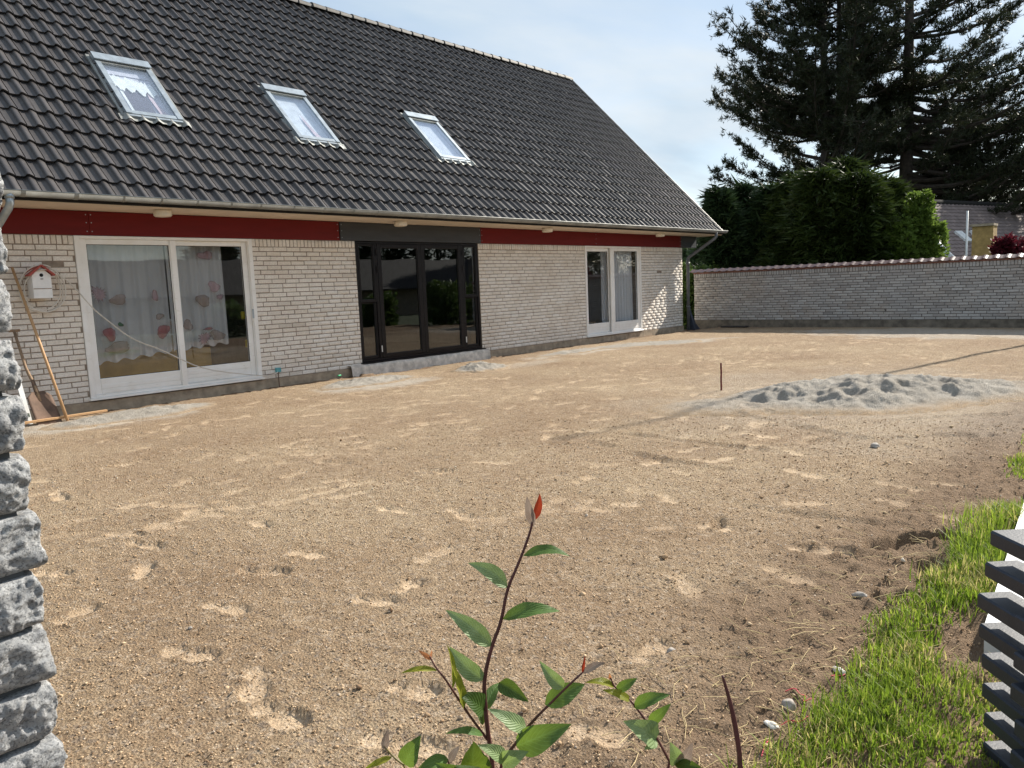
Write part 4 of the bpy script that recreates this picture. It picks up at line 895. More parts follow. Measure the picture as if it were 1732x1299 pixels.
for t in (0.10, 0.55): c = p0+(p1-p0)*t; MB().add(*obox(c, c+ax2*0.05, 0.017, 0.0125)).build('vial', MT['vial'], lv)
g = 0.0; o = MB().box((2.45, -0.022, 0.0), (3.72, 0.022, 0.026), bev=0.003); 
o.v = [(v-np.array([3.0, 0, 0]))@rotz(0.10).T+np.array([3.02, 9.84, 0.03]) for v in o.v]
o = o.build('wooden_lath', MT['wood_pole']); top(o, (3.02, 9.84, 0.03)); tag(o, 'thin orange-brown wooden lath lying on the ground below the shovel', 'lath')
# rebar stake
b = np.array([8.536, 4.259]); g = gz(*b); t = MB()
pts = [(b[0], b[1], g-0.15)]+[(b[0]+0.003*math.sin(i), b[1], g+i*0.0275) for i in range(13)]; o = t.tube(pts, [0.0105+0.0016*(i % 2) for i in range(14)], 8).build('stake', MT['rebar'], None, True); top(o, (b[0], b[1], g)); tag(o, 'rusty red iron stake standing in the sand by the large heap', 'stake')
# scraps by the wall
o = MB().box((0, 0, 0), (0.09, 0.03, 0.025), bev=0.008); o.v = [v@rotz(0.4).T+onz(573, 637) for v in o.v]; o = o.build('plastic_scrap', MT['green_plastic']); top(o, onz(573, 637)); tag(o, 'small green plastic scrap at the foot of the wall', 'scrap')
tp = thing('folded_tarp', (19.6, 10.5, 0), 'dark blue folded sheet standing behind the far downpipe', 'tarp')
for i, (a, hgt) in enumerate(((0.0, 0.55), (0.10, 0.42), (0.2, 0.25))): MB().add([(19.42+a, 10.45, -0.05), (19.52+a, 10.45, -0.05), (19.47+a*0.5, 10.62, hgt), (19.42+a, 10.72, -0.05), (19.53+a, 10.72, -0.05), (19.44+a*0.5, 10.66, hgt+0.02)], [(0, 1, 2), (3, 5, 4), (0, 2, 5, 3), (1, 4, 5, 2), (0, 3, 4, 1)]).build('fold', MT['tarp'], tp)
o = MB().box((19.72, 9.15, 0.0), (19.98, 9.85, 0.035), bev=0.008).build('flat_board', MT['tar_board']); top(o, (19.85, 9.5, 0)); tag(o, 'flat black board lying at the foot of the garden wall', 'board')

# ================================================================== GARDEN WALL
GXw = 20.08
gw = thing('garden_wall', (GXw+0.12, 6.4, 0), 'long pale brick garden wall with red tile coping at the yard end', 'wall')
YA, YB = 2.0, 10.83
core = MB().box((GXw+0.007, YA, 0.15), (GXw+0.23, YB-0.004, 1.475)).build('mortar_core', MT['garden_mortar'], gw)
MB().box((GXw-0.012, YA-0.01, -0.3), (GXw+0.24, YB+0.01, 0.178)).build('plinth', MT['dark_plinth'], gw)
specs = []; zt = 1.475; zr = zt-0.115; nrow = 18; ch = (zr-0.18)/nrow
n = int(round((YB-YA)/0.0665)); stp = (YB-YA)/n
for i in range(n): specs.append(((GXw, YA+(i+0.5)*stp, (zr+zt)/2+0.002), stp-0.011, 0.105))
for r_i in range(nrow):
    z = 0.18+(r_i+0.5)*ch; y = YA-[0, 0.12, 0.06, 0.18][(r_i*3) % 4]
    while y < YB-0.02:
        l0, l1 = max(y, YA), min(y+BL, YB)
        if l1-l0 > 0.035: specs.append(((GXw, (l0+l1)/2, z), l1-l0-0.011, ch-0.011))
        y += BL
lay_bricks(gw, specs, 'x', MT['garden_brick'])
MB().box((GXw+0.04, YB-0.003, 0.18), (GXw+0.235, YB+0.0, 1.47)).build('end_face', MT['garden_brick'], gw)
simple('coping', (0.20, 0.085, 0.06), 0.75, 0.35, 8, 0.4, 50)
simple('coping_light', (0.075, 0.036, 0.03), 0.40, 0.3, 12, 0.4, 50)
MB().box((GXw-0.02, YA-0.01, 1.4755), (GXw+0.25, YB+0.008, 1.515)).build('coping_bed', MT['coping'], gw)
cv = []; cf = []
pp = [(0.0, 0.006), (0.25, 0.0), (0.55, 0.003), (0.74, 0.018), (0.88, 0.021), (1.02, 0.010)]
for xx, dz_ in ((-0.045, 0.0), (0.15, 0.075), (0.31, 0.0)):
    for u, hh in pp: cv.append((xx, u*0.235, hh+dz_))
for xx, dz_ in ((-0.045, 0.0),):
    for u, hh in pp: cv.append((xx, u*0.235, hh+dz_)) 
    for u, hh in pp: cv.append((xx+0.002, u*0.235, hh+dz_-0.016))
n = len(pp)
for i in range(n-1): cf += [(i, i+1, n+i+1, n+i), (n+i, n+i+1, 2*n+i+1, 2*n+i), (3*n+i, 4*n+i, 4*n+i+1, 3*n+i+1)]
cme = np_mesh('coping_tile', np.array(cv), cf); flipfix(cme); cme.materials.append(MT['coping_light'])
y = YA-0.02
while y < YB-0.1:
    link('coping_tile', cme, None, gw, (GXw-0.01, y, 1.517+rng.normal(0, 0.002)), (0, 0, rng.normal(0, 0.015))); y += 0.218

# flag pole added out of view to cast the thin shadow across the yard
fpx = np.array([20.95, 1.26]); fp = thing('flagpole', (*fpx, -0.1), 'tall white flagpole right of the garden wall, its shadow across the yard', 'flagpole')
MB().tube([(fpx[0], fpx[1], -0.1), (fpx[0], fpx[1], 5.5), (fpx[0], fpx[1], 10.9)], [0.065, 0.05, 0.028], 14).build('pole', MT['flag_white'], fp, True)
MB().tube([(fpx[0], fpx[1], 10.9), (fpx[0], fpx[1], 10.93), (fpx[0], fpx[1], 10.98), (fpx[0], fpx[1], 11.02)], [0.03, 0.055, 0.055, 0.01], 12).build('finial', MT['aluminium'], fp, True)
MB().tube([(fpx[0], fpx[1], -0.1), (fpx[0], fpx[1], 0.35), (fpx[0], fpx[1], 0.36)], [0.09, 0.09, 0.066], 14).build('pole_base', MT['aluminium'], fp, True)

# ================================================================== TREES AND NEIGHBOURS
def polar(px, d, z=-0.1):                      # ground point under picture column px at distance d
    a = ALPHA-math.atan((px-CX)/FPX); return np.array([math.cos(a)*d, math.sin(a)*d, z])
def leaf_cloud(C, D, size, kind, spread=0.9, seed=0, n=9, width=0.13, droop=0.0, flat=0.0):
    """C centres, D outward directions; every centre grows n narrow triangles"""
    r2 = np.random.default_rng(seed); N = len(C)
    C = np.repeat(C, n, 0); D = np.repeat(D, n, 0); sz = np.repeat(size, n)*r2.uniform(0.65, 1.25, N*n)
    A = D + spread*r2.normal(0, 1, (N*n, 3)); A[:, 2] -= droop; A[:, 2] *= (1-flat)
    A /= np.linalg.norm(A, axis=1)[:, None]+1e-9
    B = np.cross(A, r2.normal(0, 1, (N*n, 3))); B /= np.linalg.norm(B, axis=1)[:, None]+1e-9
    jit = r2.normal(0, 0.18, (N*n, 3))*sz[:, None]
    b0 = C+jit
    if kind == 'needle':
        V = np.stack([b0-B*sz[:, None]*width*0.5, b0+B*sz[:, None]*width*0.5, b0+A*sz[:, None]], 1); F = np.arange(N*n*3).reshape(-1, 3)
    else:                                      # small rhombic leaf
        m_ = b0+A*sz[:, None]*0.45; nn = np.cross(A, B)
        V = np.stack([b0, m_+B*sz[:, None]*width+nn*sz[:, None]*0.06, b0+A*sz[:, None], m_-B*sz[:, None]*width+nn*sz[:, None]*0.06], 1); F = np.arange(N*n*4).reshape(-1, 4)
    return V.reshape(-1, 3), F
def crown(parent, V, F, mat):
    return link('crown', np_mesh('crown', V, F, False, base=off(parent)), MT[mat], parent)
def pine(base, H, trunks, zlow, reach_fn, seed, label, d_cam):
    r2 = random.Random(seed); t = thing('pine_tree', tuple(base), label, 'tree', 'tall dark pines behind the garden wall')
    wood = MB(); limbs = MB(); CC = []; DD = []; SZ = []
    right2 = c_rt
    for (dx, rad, hh) in trunks:
        o_ = right2*dx; pts = []; rr = []
        for i in range(9):
            q = i/8; pts.append(base+o_*(0.4+0.6*min(1, q*3))+np.array([0.25*math.sin(q*3+seed), 0.25*math.cos(q*2.3+seed)-0.25, q*hh])); rr.append(rad*(1-0.85*q)+0.03)
        wood.tube(pts, rr, 9)
        nb = int(hh*4.2); extra = 62 if zlow < 5 else 0
        for k in range(nb+extra):
            q = r2.uniform(zlow/hh, 0.98) if k < nb else r2.uniform(zlow/hh, 0.42 if k < nb+34 else 0.80); tz = q*hh; i = min(7, int(q*8)); fr = q*8-i; p0 = pts[i]*(1-fr)+pts[i+1]*fr
            az = r2.uniform(0, 6.283) if k < nb else math.atan2(right2[1], right2[0])+r2.gauss(0, 0.5); dr = np.array([math.cos(az), math.sin(az), 0.0]); side = dr@right2
            L = reach_fn(tz, side)*r2.uniform(0.62, 1.0)
            if L < 0.5: continue
            rise = (r2.uniform(-0.12, 0.22) if k >= nb or zlow < 5 else r2.uniform(0.0, 0.5)) if q < 0.6 else r2.uniform(0.15, 0.7)
            if rise*L + tz < 1.2: rise = 0.0
            bp = []; br = []; bend = r2.uniform(-0.35, 0.35); pd = np.array([-dr[1], dr[0], 0])
            for j in range(7):
                s = j/6; bp.append(p0 + dr*L*s + pd*bend*L*s*s*0.6 + np.array([0, 0, L*(rise*s + 0.16*s*s - 0.10*math.sin(s*3.1))])); br.append(max(0.016, 0.016*L*(1-s)+0.014))
            limbs.tube(bp, br, 5, cap=False)
            ns = int(6+L*4.0)
            for m_ in range(ns):                # twigs with needle tufts, thickest in the outer half
                s = 1-(r2.random()**1.2)*0.74; j = min(5, int(s*6)); f2 = s*6-j; c0 = bp[j]*(1-f2)+bp[j+1]*f2
                sg = r2.choice((-1, 1)); tl = r2.uniform(0.35, 1.15)*(0.5+0.09*L)
                td = dr*r2.uniform(0.3, 1.0)+pd*sg*r2.uniform(0.25, 1.0)+np.array([0, 0, r2.uniform(-0.05, 0.75)]); td /= np.linalg.norm(td)
                e = c0+td*tl; limbs.tube([c0, (c0+e)/2+np.array([0, 0, -0.03]), e], [0.018, 0.013, 0.009], 4, cap=False)
                nt_ = r2.randint(4, 8)
                for w_ in range(nt_):
                    u = 0.25+0.78*w_/nt_; CC.append(c0+(e-c0)*u+np.array([r2.gauss(0, 0.11), r2.gauss(0, 0.11), r2.gauss(0, 0.07)+0.03])); DD.append(td+np.array([0, 0, 0.5])); SZ.append(r2.uniform(0.17, 0.30))
    wood.build('trunk', MT['pine_bark'], t, True, fixn=False); limbs.build('branches', MT['pine_bark'], t, False, fixn=False)
    V, F = leaf_cloud(np.array(CC), np.array(DD), np.array(SZ), 'needle', 0.95, seed, 10, 0.20); crown(t, V, F, 'pine_needle'); return len(F)
def reach_a(z, side):                          # left pine: wide to the left of the picture
    r_ = np.interp(z, [4, 6.5, 9.5, 11.5, 14.8, 18.4, 22], [5.4, 7.2, 7.6, 6.6, 4.2, 2.9, 1.0])
    return r_*(1.0 if side < 0 else 0.72)
def reach_b(z, side):                          # right pine: low sweeping boughs on its right
    r_ = np.interp(z, [2.5, 5, 9, 13, 16, 19, 24], [8.0, 9.2, 9.0, 8.2, 6.6, 5.0, 1.2])
    return r_*(1.0 if side > 0 else 0.62) if z > 6 else (r_ if side > 0.25 else 0.0)
D1 = 48.0
pine(polar(1396, D1), 22.5, [(-0.35, 0.30, 22.5), (0.55, 0.26, 21)], 6.0, reach_a, 3, 'left one of two tall dark pines, with twin trunks', D1)
pine(polar(1516, D1+1.5), 24.0, [(0.0, 0.42, 24.0)], 3.0, reach_b, 8, 'right one of two tall dark pines, boughs sweeping low over the brown roof', D1)
def conifer(base, H, rad, mat, seed, label, n=5200, size=0.30, top_round=0.8, group='evergreens behind the garden wall', name='conifer_tree', tops=1, leaf=9, skew=0.0):
    r2 = np.random.default_rng(seed); t = thing(name, tuple(base), label, 'tree', group)
    C_ = []; D_ = []
    lead = [(0, 0, 1.0)]+[(r2.uniform(-0.75, 0.75)*rad, r2.uniform(-0.6, 0.6)*rad, r2.uniform(0.66, 0.97)) for _ in range(tops-1)]
    wood = MB()
    for (lx, ly, lh) in lead:
        wood.tube([base+np.array([lx*0.3, ly*0.3, 0]), base+np.array([lx*0.8, ly*0.8, H*lh*0.5]), base+np.array([lx, ly, H*lh*0.97])], [0.16, 0.09, 0.015], 7)
    wood.build('trunk', MT['pine_bark'], t, True, fixn=False)
    per = n//len(lead)
    for (lx, ly, lh) in lead:
        z = r2.random(per)**0.85; prof_ = (1-z**(1.0/max(0.3, 1.3-top_round)))**0.75; prof_ = np.clip(np.sqrt(np.clip(1-z**2.1, 0, 1))*(0.86+0.14*z) if top_round > 0.9 else (1-z)**(0.55+0.5*(1-top_round)), 0.04, 1)
        az = r2.uniform(0, 6.283, per); lump = 0.82+0.24*np.sin(az*3+seed+z*7+lx*5)*np.sin(z*11+seed+ly*4)+0.17*r2.normal(0, 1, per)
        rr = (rad/(1 if len(lead) == 1 else 1.35))*prof_*np.clip(lump, 0.3, 1.3)*np.sqrt(r2.uniform(0.45, 1.0, per))
        C_.append(np.stack([base[0]+lx*z+rr*np.cos(az), base[1]+ly*z+rr*np.sin(az), base[2]+z*H*lh], -1)); D_.append(np.stack([np.cos(az), np.sin(az), np.full(per, 0.25)], -1))
    C_ = np.concatenate(C_); D_ = np.concatenate(D_)
    V, F = leaf_cloud(C_, D_, np.full(len(C_), size)*r2.uniform(0.7, 1.3, len(C_)), 'needle', 0.38, seed, leaf, 0.20, droop=0.28)
    crown(t, V, F, mat)
conifer(polar(1262, 29.5), 4.6, 2.2, 'spruce', 21, 'dark spruce at the left of the thuja clump', 5600, 0.36, 0.6, tops=4)
conifer(polar(1345, 28.5), 4.7, 1.75, 'thuja', 22, 'left and tallest dome of the dense green thuja clump', 5600, 0.30, 0.95, tops=4)
conifer(polar(1430, 28.0), 5.0, 2.3, 'thuja', 23, 'middle dome of the dense green thuja clump', 6200, 0.30, 0.95, tops=4)
conifer(polar(1495, 28.6), 4.4, 1.8, 'thuja', 24, 'right lower dome of the thuja clump, next to the bright shrub', 4200, 0.30, 0.95, tops=3)
conifer(polar(1225, 33.0), 3.3, 1.2, 'spruce', 25, 'low dark evergreen behind the far downpipe', 2600, 0.34, 0.9, tops=2)
def leafy(base, H, rad, mat, seed, label, n=2600, size=0.11, group=None, cat='shrub', name='leafy_shrub', stems=5, upright=0.6, leaf=5):
    r2 = np.random.default_rng(seed); t = thing(name, tuple(base), label, cat, group); wood = MB(); C_ = []; D_ = []
    for k in range(stems):
        a = r2.uniform(0, 6.283); q = r2.uniform(0.1, 0.8)*rad; hh = H*r2.uniform(0.72, 1.0) if k else H
        e = base+np.array([math.cos(a)*q, math.sin(a)*q, hh]); m_ = base+np.array([math.cos(a)*q*0.4, math.sin(a)*q*0.4, hh*0.5])
        wood.tube([base, m_, e], [0.04, 0.025, 0.006], 5, cap=False)
        nn = n//stems; z = r2.random(nn)**0.8; c0 = base[None]*(1-z[:, None])+e[None]*z[:, None]
        rr = rad*(0.62*(1-z)**0.5+0.07)*np.sqrt(r2.random(nn)); az = r2.uniform(0, 6.283, nn)
        C_.append(c0+np.stack([rr*np.cos(az), rr*np.sin(az), r2.normal(0, 0.06, nn)], -1)); D_.append(np.stack([np.cos(az), np.sin(az), np.full(nn, upright)], -1))
    wood.build('stem', MT['pine_bark'], t, False, fixn=False); C_ = np.concatenate(C_); D_ = np.concatenate(D_)
    V, F = leaf_cloud(C_, D_, np.full(len(C_), size), 'leaf', 0.6, seed, leaf, 0.30); crown(t, V, F, mat)
leafy(polar(1556, 27.5), 3.75, 0.95, 'bright_leaf', 31, 'bright sunlit green shrub right of the thuja clump', 3600, 0.13, stems=7)
leafy(polar(1528, 27.0), 3.1, 0.75, 'bright_leaf', 32, 'smaller sunlit green shrub tucked against the thuja clump', 2000, 0.13, stems=5)
leafy(polar(1712, 24.5), 2.15, 0.9, 'red_leaf', 33, 'dark red leaved shrub above the wall beside the yellow chimney', 1800, 0.12, stems=6)
leafy(polar(1193, 27.5), 1.85, 0.9, 'hedge_leaf', 34, 'clipped olive green hedge end behind the garden wall corner', 2600, 0.10, stems=9, upright=0.3)
leafy(polar(1165, 24.5), 1.9, 0.55, 'hedge_leaf', 36, 'dark hedge filling the gap between downpipe and garden wall', 2000, 0.10, stems=8, upright=0.3)
leafy(polar(1205, 75), 5.2, 3.2, 'far_leaf', 35, 'distant pale green tree seen below the roof corner', 1800, 0.42, cat='tree', name='leafy_tree', stems=6)
leafy(polar(1160, 80), 4.6, 3.0, 'far_leaf', 37, 'distant low tree just behind the house corner', 1500, 0.42, cat='tree', name='leafy_tree', stems=6)
# ---------------- neighbour house with brown roof
simple('brown_tile', (0.21, 0.165, 0.155), 0.85, 0.25, 3, 0.4, 30); simple('yellow_brick', (0.42, 0.27, 0.10), 0.9, 0.25, 6, 0.5, 50); simple('roof_white', (0.75, 0.76, 0.76), 0.5)
nb_ = polar(1700, 40.0); nh = thing('neighbour_house', tuple(nb_), 'brown roofed house with yellow brick chimney beyond the garden wall', 'house')
# the tiled slope faces right and towards the yard
rdg = c_rt*0.85+c_fw*0.527; out_ = c_rt*0.527-c_fw*0.85; RL = 17.0
rdA = at(1515, 341, 36.0); rdB = rdA+rdg*RL; dropz = rdA[2]-1.0
evA = rdA+out_*dropz+np.array([0, 0, -dropz]); evB = evA+rdg*RL
nrow = 20
under = MB().add([evA, evB, rdB, rdA]+[p-np.array([0, 0, 0.2]) for p in (evA, evB, rdB, rdA)], [(0, 1, 2, 3), (7, 6, 5, 4), (0, 4, 5, 1), (1, 5, 6, 2), (2, 6, 7, 3), (3, 7, 4, 0)]).build('roof', MT['brown_tile'], nh)
nrm = np.cross(evB-evA, rdA-evA); nrm /= np.linalg.norm(nrm); nrm *= np.sign(nrm[2])
for k in range(nrow):
    a, b = k/nrow, (k+1)/nrow+0.01; l = lambda A, B, t: A*(1-t)+B*t
    n0_, n1_ = nrm*0.05, nrm*0.015
    V = []; F = []; NW = 150
    for q in range(NW+1):
        w_ = q/NW; p0 = l(evA, evB, w_); p1 = l(rdA, rdB, w_); wv_ = nrm*(0.028*math.sin(w_*RL/0.34*6.283)); lo_ = l(p0, p1, a)
        V += [lo_+n0_+wv_, l(p0, p1, b)+n1_+wv_, lo_+nrm*-0.01]
        if q: z_ = 3*q; F += [(z_-3, z_, z_+1, z_-2), (z_-1, z_+2, z_, z_-3)]
    MB().add(V, F).build('tile_course', MT['brown_tile'], under, False, fixn=False)
MB().tube([rdA+np.array([0, 0, 0.03]), rdB+np.array([0, 0, 0.03])], 0.13, 8).build('ridge', MT['roof_under'], under)
wA = evA-out_*0.5; wB = evB-out_*0.5; g_ = np.array([1, 1, 0.0]); lo2 = np.array([0, 0, -0.2]); bk = -out_*6.4
MB().add([wA*g_+lo2, wB*g_+lo2, wB, wA]+[p+bk for p in (wA*g_+lo2, wB*g_+lo2, wB, wA)], [(0, 1, 2, 3), (7, 6, 5, 4), (0, 4, 5, 1), (1, 5, 6, 2), (3, 2, 6, 7), (3, 7, 4, 0)]).build('wall', MT['yellow_brick'], nh)
rbA, rbB = [p-out_*dropz+np.array([0, 0, -dropz]) for p in (rdA, rdB)]
MB().add([rdA, rdB, rbB, rbA]+[p-np.array([0, 0, 0.15]) for p in (rdA, rdB, rbB, rbA)], [(0, 1, 2, 3), (7, 6, 5, 4), (0, 4, 5, 1), (1, 5, 6, 2), (2, 6, 7, 3), (3, 7, 4, 0)]).build('roof_slope', MT['brown_tile'], nh)
MB().add([rdA-rdg*-0.02+np.array([0, 0, -0.21]), evA+rdg*0.02+np.array([0, 0, -0.21]), rbA+rdg*0.02+np.array([0, 0, -0.21])]+[p+rdg*0.2+np.array([0, 0, -0.21]) for p in (rdA, evA, rbA)], [(0, 1, 2), (3, 5, 4), (0, 3, 4, 1), (1, 4, 5, 2), (2, 5, 3, 0)]).build('gable', MT['yellow_brick'], nh)
vb = -rdg*0.12
MB().add([evA+nrm*0.09, rdA+nrm*0.09, rdA+nrm*0.09+vb, evA+nrm*0.09+vb, evA-nrm*0.1, rdA-nrm*0.1, rdA-nrm*0.1+vb, evA-nrm*0.1+vb], [(0, 1, 2, 3), (7, 6, 5, 4), (0, 4, 5, 1), (2, 6, 7, 3), (0, 3, 7, 4), (1, 5, 6, 2)]).build('verge_board', MT['roof_white'], nh)
cb_ = at(1664, 430, 31.0); cwd = 0.36; ct = at(1664, 383, 31.0)
MB().box((cb_[0]-cwd, cb_[1]-cwd, 0.0), (cb_[0]+cwd, cb_[1]+cwd, ct[2])).build('chimney', MT['yellow_brick'], nh)
MB().box((ct[0]-cwd-0.05, ct[1]-cwd-0.05, ct[2]+0.001), (ct[0]+cwd+0.05, ct[1]+cwd+0.05, ct[2]+0.09)).build('chimney_cap', MT['concrete'], nh)
def onroof(px, py):
    r_ = ray(px, py); return CAM + r_*(((evA-CAM)@nrm)/(r_@nrm))
for (pa, pb) in (((1612, 394), (1632, 411)), ((1638, 393), (1650, 404))):
    a, b = onroof(*pa), onroof(*pb); sdv = rdg*0.55
    V = [a+nrm*0.13, b+nrm*0.13, b+sdv+nrm*0.13, a+sdv+nrm*0.13]; V += [v-nrm*0.11 for v in V]
    MB().add(V, [(0, 1, 2, 3), (7, 6, 5, 4), (0, 4, 5, 1), (1, 5, 6, 2), (2, 6, 7, 3), (3, 7, 4, 0)]).build('roof_light', MT['roof_white'], nh)
P_ = at
pb = polar(1635, 27.0); o = MB().tube([pb, P_(1635, 370, 27.0)*[0, 0, 1]+pb*[1, 1, 0]], [0.036, 0.030], 10).build('thin_pole', MT['aluminium'], None, True); top(o, pb); tag(o, 'thin pale grey pole standing in front of the brown roof', 'pole')
# ---------------- what the glass doors mirror: gardens to the right of and behind the camera
nh2 = thing('low_house', (31, -17, -0.1), 'low dark roofed house mirrored in the glass doors', 'house')
MB().box((5, -22.0, -0.1), (42, -15.5, 1.5)).build('wall', MT['concrete'], nh2)
MB().prism([(-23.0, 1.45), (-14.9, 1.45), (-14.9, 1.5), (-18.9, 3.45), (-23.0, 1.5)], 0, 4.5, 42.5).build('roof', MT['tar_board'], nh2)
mir = [(21.8, -1.2, 1.7, 1.2), (23.5, -2.6, 1.5, 1.3), (25.6, -2.2, 1.9, 1.4), (20.2, -3.6, 1.3, 1.1), (27.5, -4.6, 1.6, 1.3), (18.2, -5.5, 1.2, 1.2), (15.6, -6.5, 1.2, 1.2)]
mlab = ['rounded green bush nearest the flagpole', 'green bush second from the flagpole, mirrored in the doors', 'largest green bush beyond the flagpole', 'low bush in front of the flagpole side garden', 'green bush far behind the flagpole', 'low green bush toward the open lawn', 'outermost low green bush on the open lawn']
for i, (x_, y_, h_, r_) in enumerate(mir): leafy(np.array([x_, y_, -0.1]), h_, r_, 'hedge_leaf', 50+i, mlab[i], 900, 0.17, 'bushes mirrored in the doors', stems=7, leaf=4)
cons = [(30, -25, 10, 2.6), (34, -25, 12, 2.8), (38, -25, 11, 2.7), (42, -23, 13, 2.9), (26, -27, 9, 2.4), (46, -18, 12, 2.8), (50, -12, 13, 3.0)]
clab = ['conifer', 'tall conifer', 'broad conifer', 'tallest conifer', 'slim conifer', 'far conifer', 'farthest conifer']
for i, (x_, y_, h_, r_) in enumerate(cons): conifer(np.array([x_, y_, -0.1]), h_, r_, 'spruce', 70+i, clab[i]+' standing behind the mirrored low house', 1300, 0.62, 0.3, group='conifers behind the low house', leaf=6)

# ================================================================== FOREGROUND
# ---------------- granite pillar of rough split blocks
pe = c_fw*1.70 + c_rt*(-1.060); PXe, PYe = pe[0], pe[1]
pl = thing('granite_pillar', (PXe-0.3, PYe+0.2, 0), 'grey rough split granite pillar at the left edge', 'pillar')
MB().box((PXe-1.2, PYe+0.035, -0.1), (PXe-0.04, PYe+0.42, 1.9)).build('mortar_core', MT['pillar_mortar'], pl)
def rough_stone(x0, x1, y0, y1, z0, z1, seed, nx_=64, ny_=14, nz_=26):
    def lin(a, b, n): return np.linspace(a, b, n+1)
    V = {}; vl = []; F = []
    def vid(i, j, k):
        q = (i, j, k)
        if q not in V: V[q] = len(vl); vl.append([x0+(x1-x0)*i/nx_, y0+(y1-y0)*j/ny_, z0+(z1-z0)*k/nz_])
        return V[q]
    for i in range(nx_):
        for k in range(nz_):
            F.append((vid(i, 0, k), vid(i+1, 0, k), vid(i+1, 0, k+1), vid(i, 0, k+1)))
        for j in range(ny_):
            F.append((vid(i, j, 0), vid(i, j+1, 0), vid(i+1, j+1, 0), vid(i+1, j, 0))); F.append((vid(i, j, nz_), vid(i+1, j, nz_), vid(i+1, j+1, nz_), vid(i, j+1, nz_)))
    for j in range(ny_):
        for k in range(nz_): F.append((vid(nx_, j, k), vid(nx_, j+1, k), vid(nx_, j+1, k+1), vid(nx_, j, k+1)))
    vl = np.array(vl); zc = (z0+z1)/2; out = []
    for v in vl:
        e = min((v[2]-z0), (z1-v[2]))/(z1-z0)*2         # 0 at joints, 1 mid-height
        pil = 0.011*(1-e)**6
        nf = (mnoise.noise(Vector((v[0]*75+seed, v[1]*75, v[2]*75)))*0.0035+abs(mnoise.noise(Vector((v[0]*38, v[1]*38+seed, v[2]*38))))*0.006) + mnoise.fractal(Vector((v[0]*13+seed*3.1, v[1]*13, v[2]*15)), 0.75, 2.2, 6)*0.011 + abs(mnoise.noise(Vector((v[0]*9+seed, v[1]*9, v[2]*10))))*0.006
        p = v.copy()
        wy = max(0, 1-(v[1]-y0)/0.05); wx = max(0, 1-(x1-v[0])/0.05); cr_ = wx*wy
        p[1] += wy*(pil+nf+0.006*cr_); p[0] -= wx*(pil*0.8+nf*0.7+0.006*cr_)
        p[2] += 0.006*mnoise.noise(Vector((v[0]*9, v[1]*9, seed+v[2]*3)))
        out.append(p)
    return np.array(out), F
z = -0.05; k = 0; r3 = random.Random(5)
while z < 1.95:
    hh = r3.uniform(0.108, 0.124); jut = r3.uniform(-0.010, 0.012); sp_ = PXe-(r3.uniform(0.22, 0.30) if k % 2 else r3.uniform(0.40, 0.50))
    V, F = rough_stone(sp_+0.008, PXe+jut, PYe+r3.uniform(-0.010, 0.012), PYe+0.45, z, z+hh, k+1)
    MB().add(V, F).build('stone', MT['granite'], pl, True)
    V, F = rough_stone(PXe-1.22, sp_-0.008, PYe+r3.uniform(-0.010, 0.012), PYe+0.45, z, z+hh, k+41, 70, 6, 16)
    MB().add(V, F).build('stone', MT['granite'], pl, True)
    z += hh+0.014; k += 1
# ---------------- dark plastic interlocking bin at the right
bn = thing('plastic_bin', (2.30, 0.41, 0), 'dark plastic bin of interlocking boards at the right edge', 'garden bin')
bc = c_fw*2.02 + c_rt*1.262                     # outer far-left corner
bD = c_fw*math.cos(0.04)+c_rt*math.sin(0.04)*-1; bD /= np.linalg.norm(bD); bR = np.array([bD[1], -bD[0], 0.0])
def bboard(o_, u0, u1, w0, w1, z0, z1):
    V = []; b_ = 0.005
    m_ = MB().box((u0, w0, z0), (u1, w1, z1), bev=b_); V = m_.v[0]
    return np.array([o_[0:3]*[1, 1, 0] + bD*v[0] + bR*v[1] + np.array([0, 0, v[2]]) for v in V]), m_.f
pitch = 0.0862; bh_ = 0.0415; zt0 = 0.632
jl = [0.0, -0.012, -0.03, -0.022, -0.012, -0.008, 0.0, 0.0]
for i in range(8):
    z1_ = zt0-i*pitch; z0_ = z1_-bh_
    V, F = bboard(bc, -0.95, 0.0, jl[i], jl[i]+0.095, z0_, z1_); MB().add(V, F).build('board', MT['dark_plastic'], bn)
    V, F = bboard(bc, -0.95, 0.0, 0.80, 0.895, z0_, z1_); MB().add(V, F).build('board', MT['dark_plastic'], bn)
    z1b = z0_-0.0012; z0b = z1b-bh_-0.0005
    if i < 7:
        V, F = bboard(bc, -0.345+0.012*(i % 2), -0.245+0.012*(i % 2), -0.085+jl[i]*0.5, 0.95, z0b, z1b); MB().add(V, F).build('board', MT['dark_plastic'], bn)
        V, F = bboard(bc, -0.85, -0.755, -0.052, 0.95, z0b, z1b); MB().add(V, F).build('board', MT['dark_plastic'], bn)
w0_ = onz(1667, 1083); w1_ = onz(1732, 870); wd_ = (w1_-w0_)/np.linalg.norm(w1_-w0_); wr = np.array([wd_[1], -wd_[0], 0])
a_, b_ = w0_-wd_*0.05, w0_+wd_*2.6; V = [a_, b_, b_+wr*0.16, a_+wr*0.16]; V = [v+np.array([0, 0, 0.08]) for v in V]+[v+np.array([0, 0, -0.05]) for v in V]
o = MB().add(V, [(0, 1, 2, 3), (7, 6, 5, 4), (0, 4, 5, 1), (1, 5, 6, 2), (2, 6, 7, 3), (3, 7, 4, 0)]).build('white_board', MT['white_board']); top(o, tuple(w0_)); tag(o, 'white board lying on the grass behind the dark bin', 'board')
